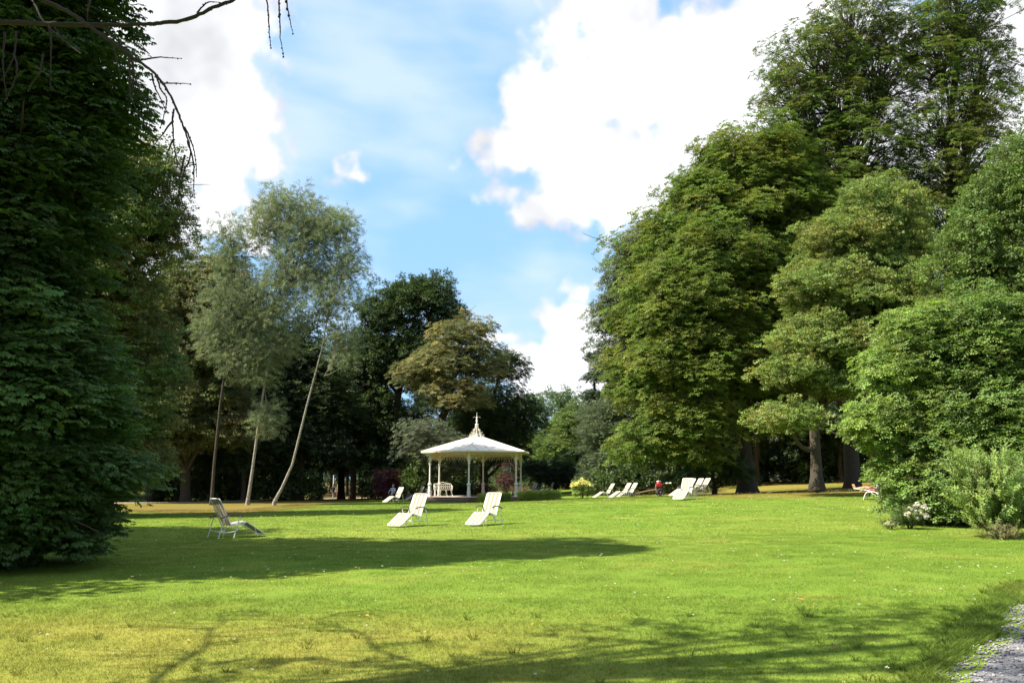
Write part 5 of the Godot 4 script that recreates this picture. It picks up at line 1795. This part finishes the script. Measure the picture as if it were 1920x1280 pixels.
func make_larch() -> void:
	var foot := Vector3(-8.2, high(-8.2, 4.5), -4.5)
	var o := thing("larch_tree", "larch just outside the left edge whose bare hanging branches cross the sky", "tree", foot)
	var mb := MB.new()
	mb.tube([Vector3(0, -0.3, 0), Vector3(0, 0.1, 0), Vector3(0, 0.6, 0), Vector3(0.05, 4, 0), Vector3(-0.05, 9, 0.1), Vector3(0, 14, 0), Vector3(0, 18, 0)], [0.5, 0.42, 0.3, 0.26, 0.2, 0.11, 0.03], 12)
	obj("trunk", mb.mesh(), M.bark, o)
	var at := func(u: float, v: float, d: float) -> Vector3:
		return spot(u, v, d) - foot
	# bare boughs before the sky
	var boughs := [
		[[[-700, 60, 5.2], [-300, 52, 5.6], [0, 42, 6], [130, 46, 6], [240, 46, 6.05], [340, 38, 6.1], [400, 14, 6.1], [450, -6, 6.15], [540, -60, 6.2]], 0.028, 0.01],
		[[[-500, -160, 5.0], [-100, -70, 5.5], [80, 0, 5.9], [140, 30, 5.9], [185, 62, 5.9], [240, 102, 5.95], [290, 138, 6], [322, 185, 6], [342, 235, 6], [357, 285, 6], [347, 315, 6], [340, 335, 6]], 0.022, 0.006],
		[[[-500, -120, 5.6], [-60, -60, 6.2], [40, -20, 6.4], [85, 45, 6.4], [125, 80, 6.4], [150, 100, 6.4]], 0.015, 0.005],
		[[[200, -300, 6], [420, -120, 6.4], [500, -40, 6.5], [580, 40 - 120, 6.6]], 0.02, 0.01]]
	for k in boughs:
		mb = MB.new()
		twig(mb, k[0].map(func(p): return at.call(p[0], p[1], p[2])), k[1], k[2])
		obj("bough", mb.mesh(), M.twig, o)
	var twigs := [[[240, 105], [243, 150], [243, 178], [262, 215], [290, 258]], [[245, 108], [252, 145], [262, 170], [275, 195], [284, 217]], [[248, 115], [249, 150], [246, 182]], [[284, 138], [290, 162], [303, 190], [312, 208]], [[325, 205], [323, 235], [325, 262], [331, 300], [330, 325]], [[322, 228], [305, 250], [288, 272]], [[345, 238], [358, 265], [366, 300], [368, 330]], [[350, 265], [362, 300], [362, 350], [365, 370]], [[345, 290], [338, 330], [336, 360], [344, 385]],
		[[265, 112], [300, 107], [340, 110]], [[300, 155], [330, 156], [356, 158]], [[190, 50], [205, 62], [222, 80], [236, 105]], [[168, 0], [164, 22], [163, 40]], [[160, 10], [178, 14], [180, 18]], [[213, 88], [222, 130], [228, 145]], [[325, 262], [315, 280], [313, 294]],
		[[497, -8], [502, 20], [504, 60], [508, 90]], [[522, -10], [524, 30], [525, 70], [531, 106]], [[535, -10], [540, 24], [545, 45], [549, 64]], [[370, 24], [385, 6], [400, 3], [420, 6]], [[25, 100], [30, 140], [8, 190]], [[80, 100], [75, 135], [60, 155], [52, 170]], [[92, 45], [95, 90], [94, 150], [95, 170]], [[100, 50], [125, 80], [150, 95]], [[8, 60], [5, 120], [10, 180]], [[30, 60], [26, 100], [14, 130], [2, 150]], [[290, 138], [300, 165], [312, 190], [300, 240]]]
	for k in twigs:
		mb = MB.new()
		var d := rng.randf_range(5.92, 6.08)
		twig(mb, k.map(func(p): return at.call(p[0], p[1], d)), 0.0075, 0.0022)
		obj("twig", mb.mesh(), M.twig, o)
	mb = MB.new()
	for k in [[524, 27], [523, 31], [538, 17], [541, 29], [536, 3]]:
		mb.ball(at.call(k[0], k[1], 6.0), Vector3(0.011, 0.013, 0.011), 7, 5)
	obj("cones", mb.mesh(), M.twig, o)
	# the living boughs above the picture: they shade the front of the lawn
	var b := Boughs.new()
	var limb := MB.new()
	var s := {"col": Color(0.05, 0.085, 0.025)}
	for k in [[[-8.4, 7.2, 4.6], [-8.6, 7.3, 5.4], [-8.45, 7.1, 6.2], [-8.75, 7.2, 7.0], [-8.9, 7.25, 7.7], [-9.2, 7.3, 8.2]], [[-6.3, 7.2, 4.4], [-6.5, 7.4, 5.3], [-7.0, 7.3, 6.1], [-7.25, 7.2, 7.0], [-7.7, 7.1, 7.6], [-7.75, 7.2, 8.2]]]:
		var list: Array = k.map(func(p): return Vector3(p[0], p[1], -p[2]) - foot)
		twig(limb, list, 0.036, 0.009, false)
		twig(limb, [Vector3(0, 8.2, 0), (Vector3(0, 8.2, 0) + list[0]) * 0.5 + Vector3(0, 0.2, 0), list[0]], 0.06, 0.036, false)
		for i in 26:
			var q: Vector3 = list[1 + i % 4].lerp(list[2 + i % 4], rng.randf())
			var side := 1.0 if i % 2 else -1.0
			twig(limb, [q, q + Vector3(side * 0.35, rng.randf_range(-0.2, 0.1), rng.randf_range(-0.35, 0.1)), q + Vector3(side * rng.randf_range(0.6, 1.1), rng.randf_range(-0.5, 0.0), rng.randf_range(-0.6, 0.3))], 0.016, 0.004, true)
	for k in [[-7.9, 7.4, 5.8, 0.9], [-7.0, 8.6, 6.2, 1.1], [-5.6, 9.2, 6.0, 1.1], [-4.9, 9.6, 7.2, 0.9], [-3.6, 9.4, 6.6, 1.0], [-4.4, 10.4, 5.6, 1.2], [-3.0, 10.2, 5.4, 1.1], [-2.4, 9.8, 6.4, 0.8], [-5.8, 10.4, 4.6, 1.2], [-7.2, 9.0, 4.6, 1.2], [-6.2, 8.2, 5.6, 0.9], [-4.0, 11.2, 4.6, 1.2], [-2.2, 10.9, 5.2, 0.9], [-9.2, 8.0, 5.4, 1.0], [-5.4, 9.8, 7.6, 0.9], [-4.4, 10.2, 7.9, 0.7], [-3.6, 10.4, 7.6, 0.8], [-3.0, 10.0, 7.2, 0.7], [-6.6, 9.2, 7.4, 0.7]]:
		var c := Vector3(k[0] + 0.5, k[1], -k[2] + 0.8)
		bend(Vector3(0, k[1] * 0.9, 0), c - foot, 0.3, 0.05, 0.012, limb, 6)
		for i in 34:
			var a := rng.randf() * TAU
			var r: float = sqrt(rng.randf()) * k[3]
			var p := c + Vector3(cos(a) * r * 1.5, rng.randf_range(-0.4, 0.4), sin(a) * r)
			lay(b, p - foot, Vector3(1, -0.3, 0.1) + wander(0.7), Vector3.UP + wander(0.3), rng.randf_range(0.35, 0.6), shade(s, p, 0.0))
	obj("limbs", limb.mesh(), M.bark, o)
	scatter("crown", spray.needle, M.needle, b.where, b.tint, o).set_meta("kind", "stuff")

# ---------------------------------------------------------------- the place

func _ready() -> void:
	rng.seed = 20
	soft.noise_type = FastNoiseLite.TYPE_SIMPLEX_SMOOTH
	soft.frequency = 1.0
	soft.seed = 3
	soft.fractal_octaves = 4
	fine.noise_type = FastNoiseLite.TYPE_SIMPLEX_SMOOTH
	fine.frequency = 1.0
	fine.seed = 9
	fine.fractal_octaves = 4
	# camera
	var cam := Camera3D.new()
	cam.name = "camera"
	cam.position = Vector3(0, EYE, 0)
	cam.rotation.x = PITCH
	cam.fov = rad_to_deg(2.0 * atan(640.0 / FOCAL))
	cam.near = 0.05
	cam.far = 3000.0
	add_child(cam)
	# sky and exposure
	var env := Environment.new()
	env.background_mode = Environment.BG_SKY
	var pano := PanoramaSkyMaterial.new()
	pano.panorama = sky_texture()
	env.sky = Sky.new()
	env.sky.sky_material = pano
	env.tonemap_mode = Environment.TONE_MAPPER_LINEAR
	env.tonemap_exposure = 2.75
	env.sdfgi_enabled = true
	env.ssao_enabled = true
	env.ssil_enabled = true
	var we := WorldEnvironment.new()
	we.name = "world_environment"
	we.environment = env
	add_child(we)
	# sun
	var sun := DirectionalLight3D.new()
	sun.name = "sun"
	sun.light_energy = 1.55
	sun.light_color = Color(1.0, 0.96, 0.88)
	sun.light_angular_distance = 0.5
	sun.shadow_enabled = true
	var towards := Vector3(sin(SUN_TURN) * cos(SUN_UP), sin(SUN_UP), -cos(SUN_TURN) * cos(SUN_UP))
	add_child(sun)
	sun.look_at_from_position(towards * 100.0, Vector3.ZERO, Vector3.UP)
	# setting
	prepare_land()
	make_materials()
	make_sprays()
	make_lawn()
	make_gravel()
	make_footpath()
	make_trees()
	make_grass()
	make_things()
	print("sprays ", sprays)
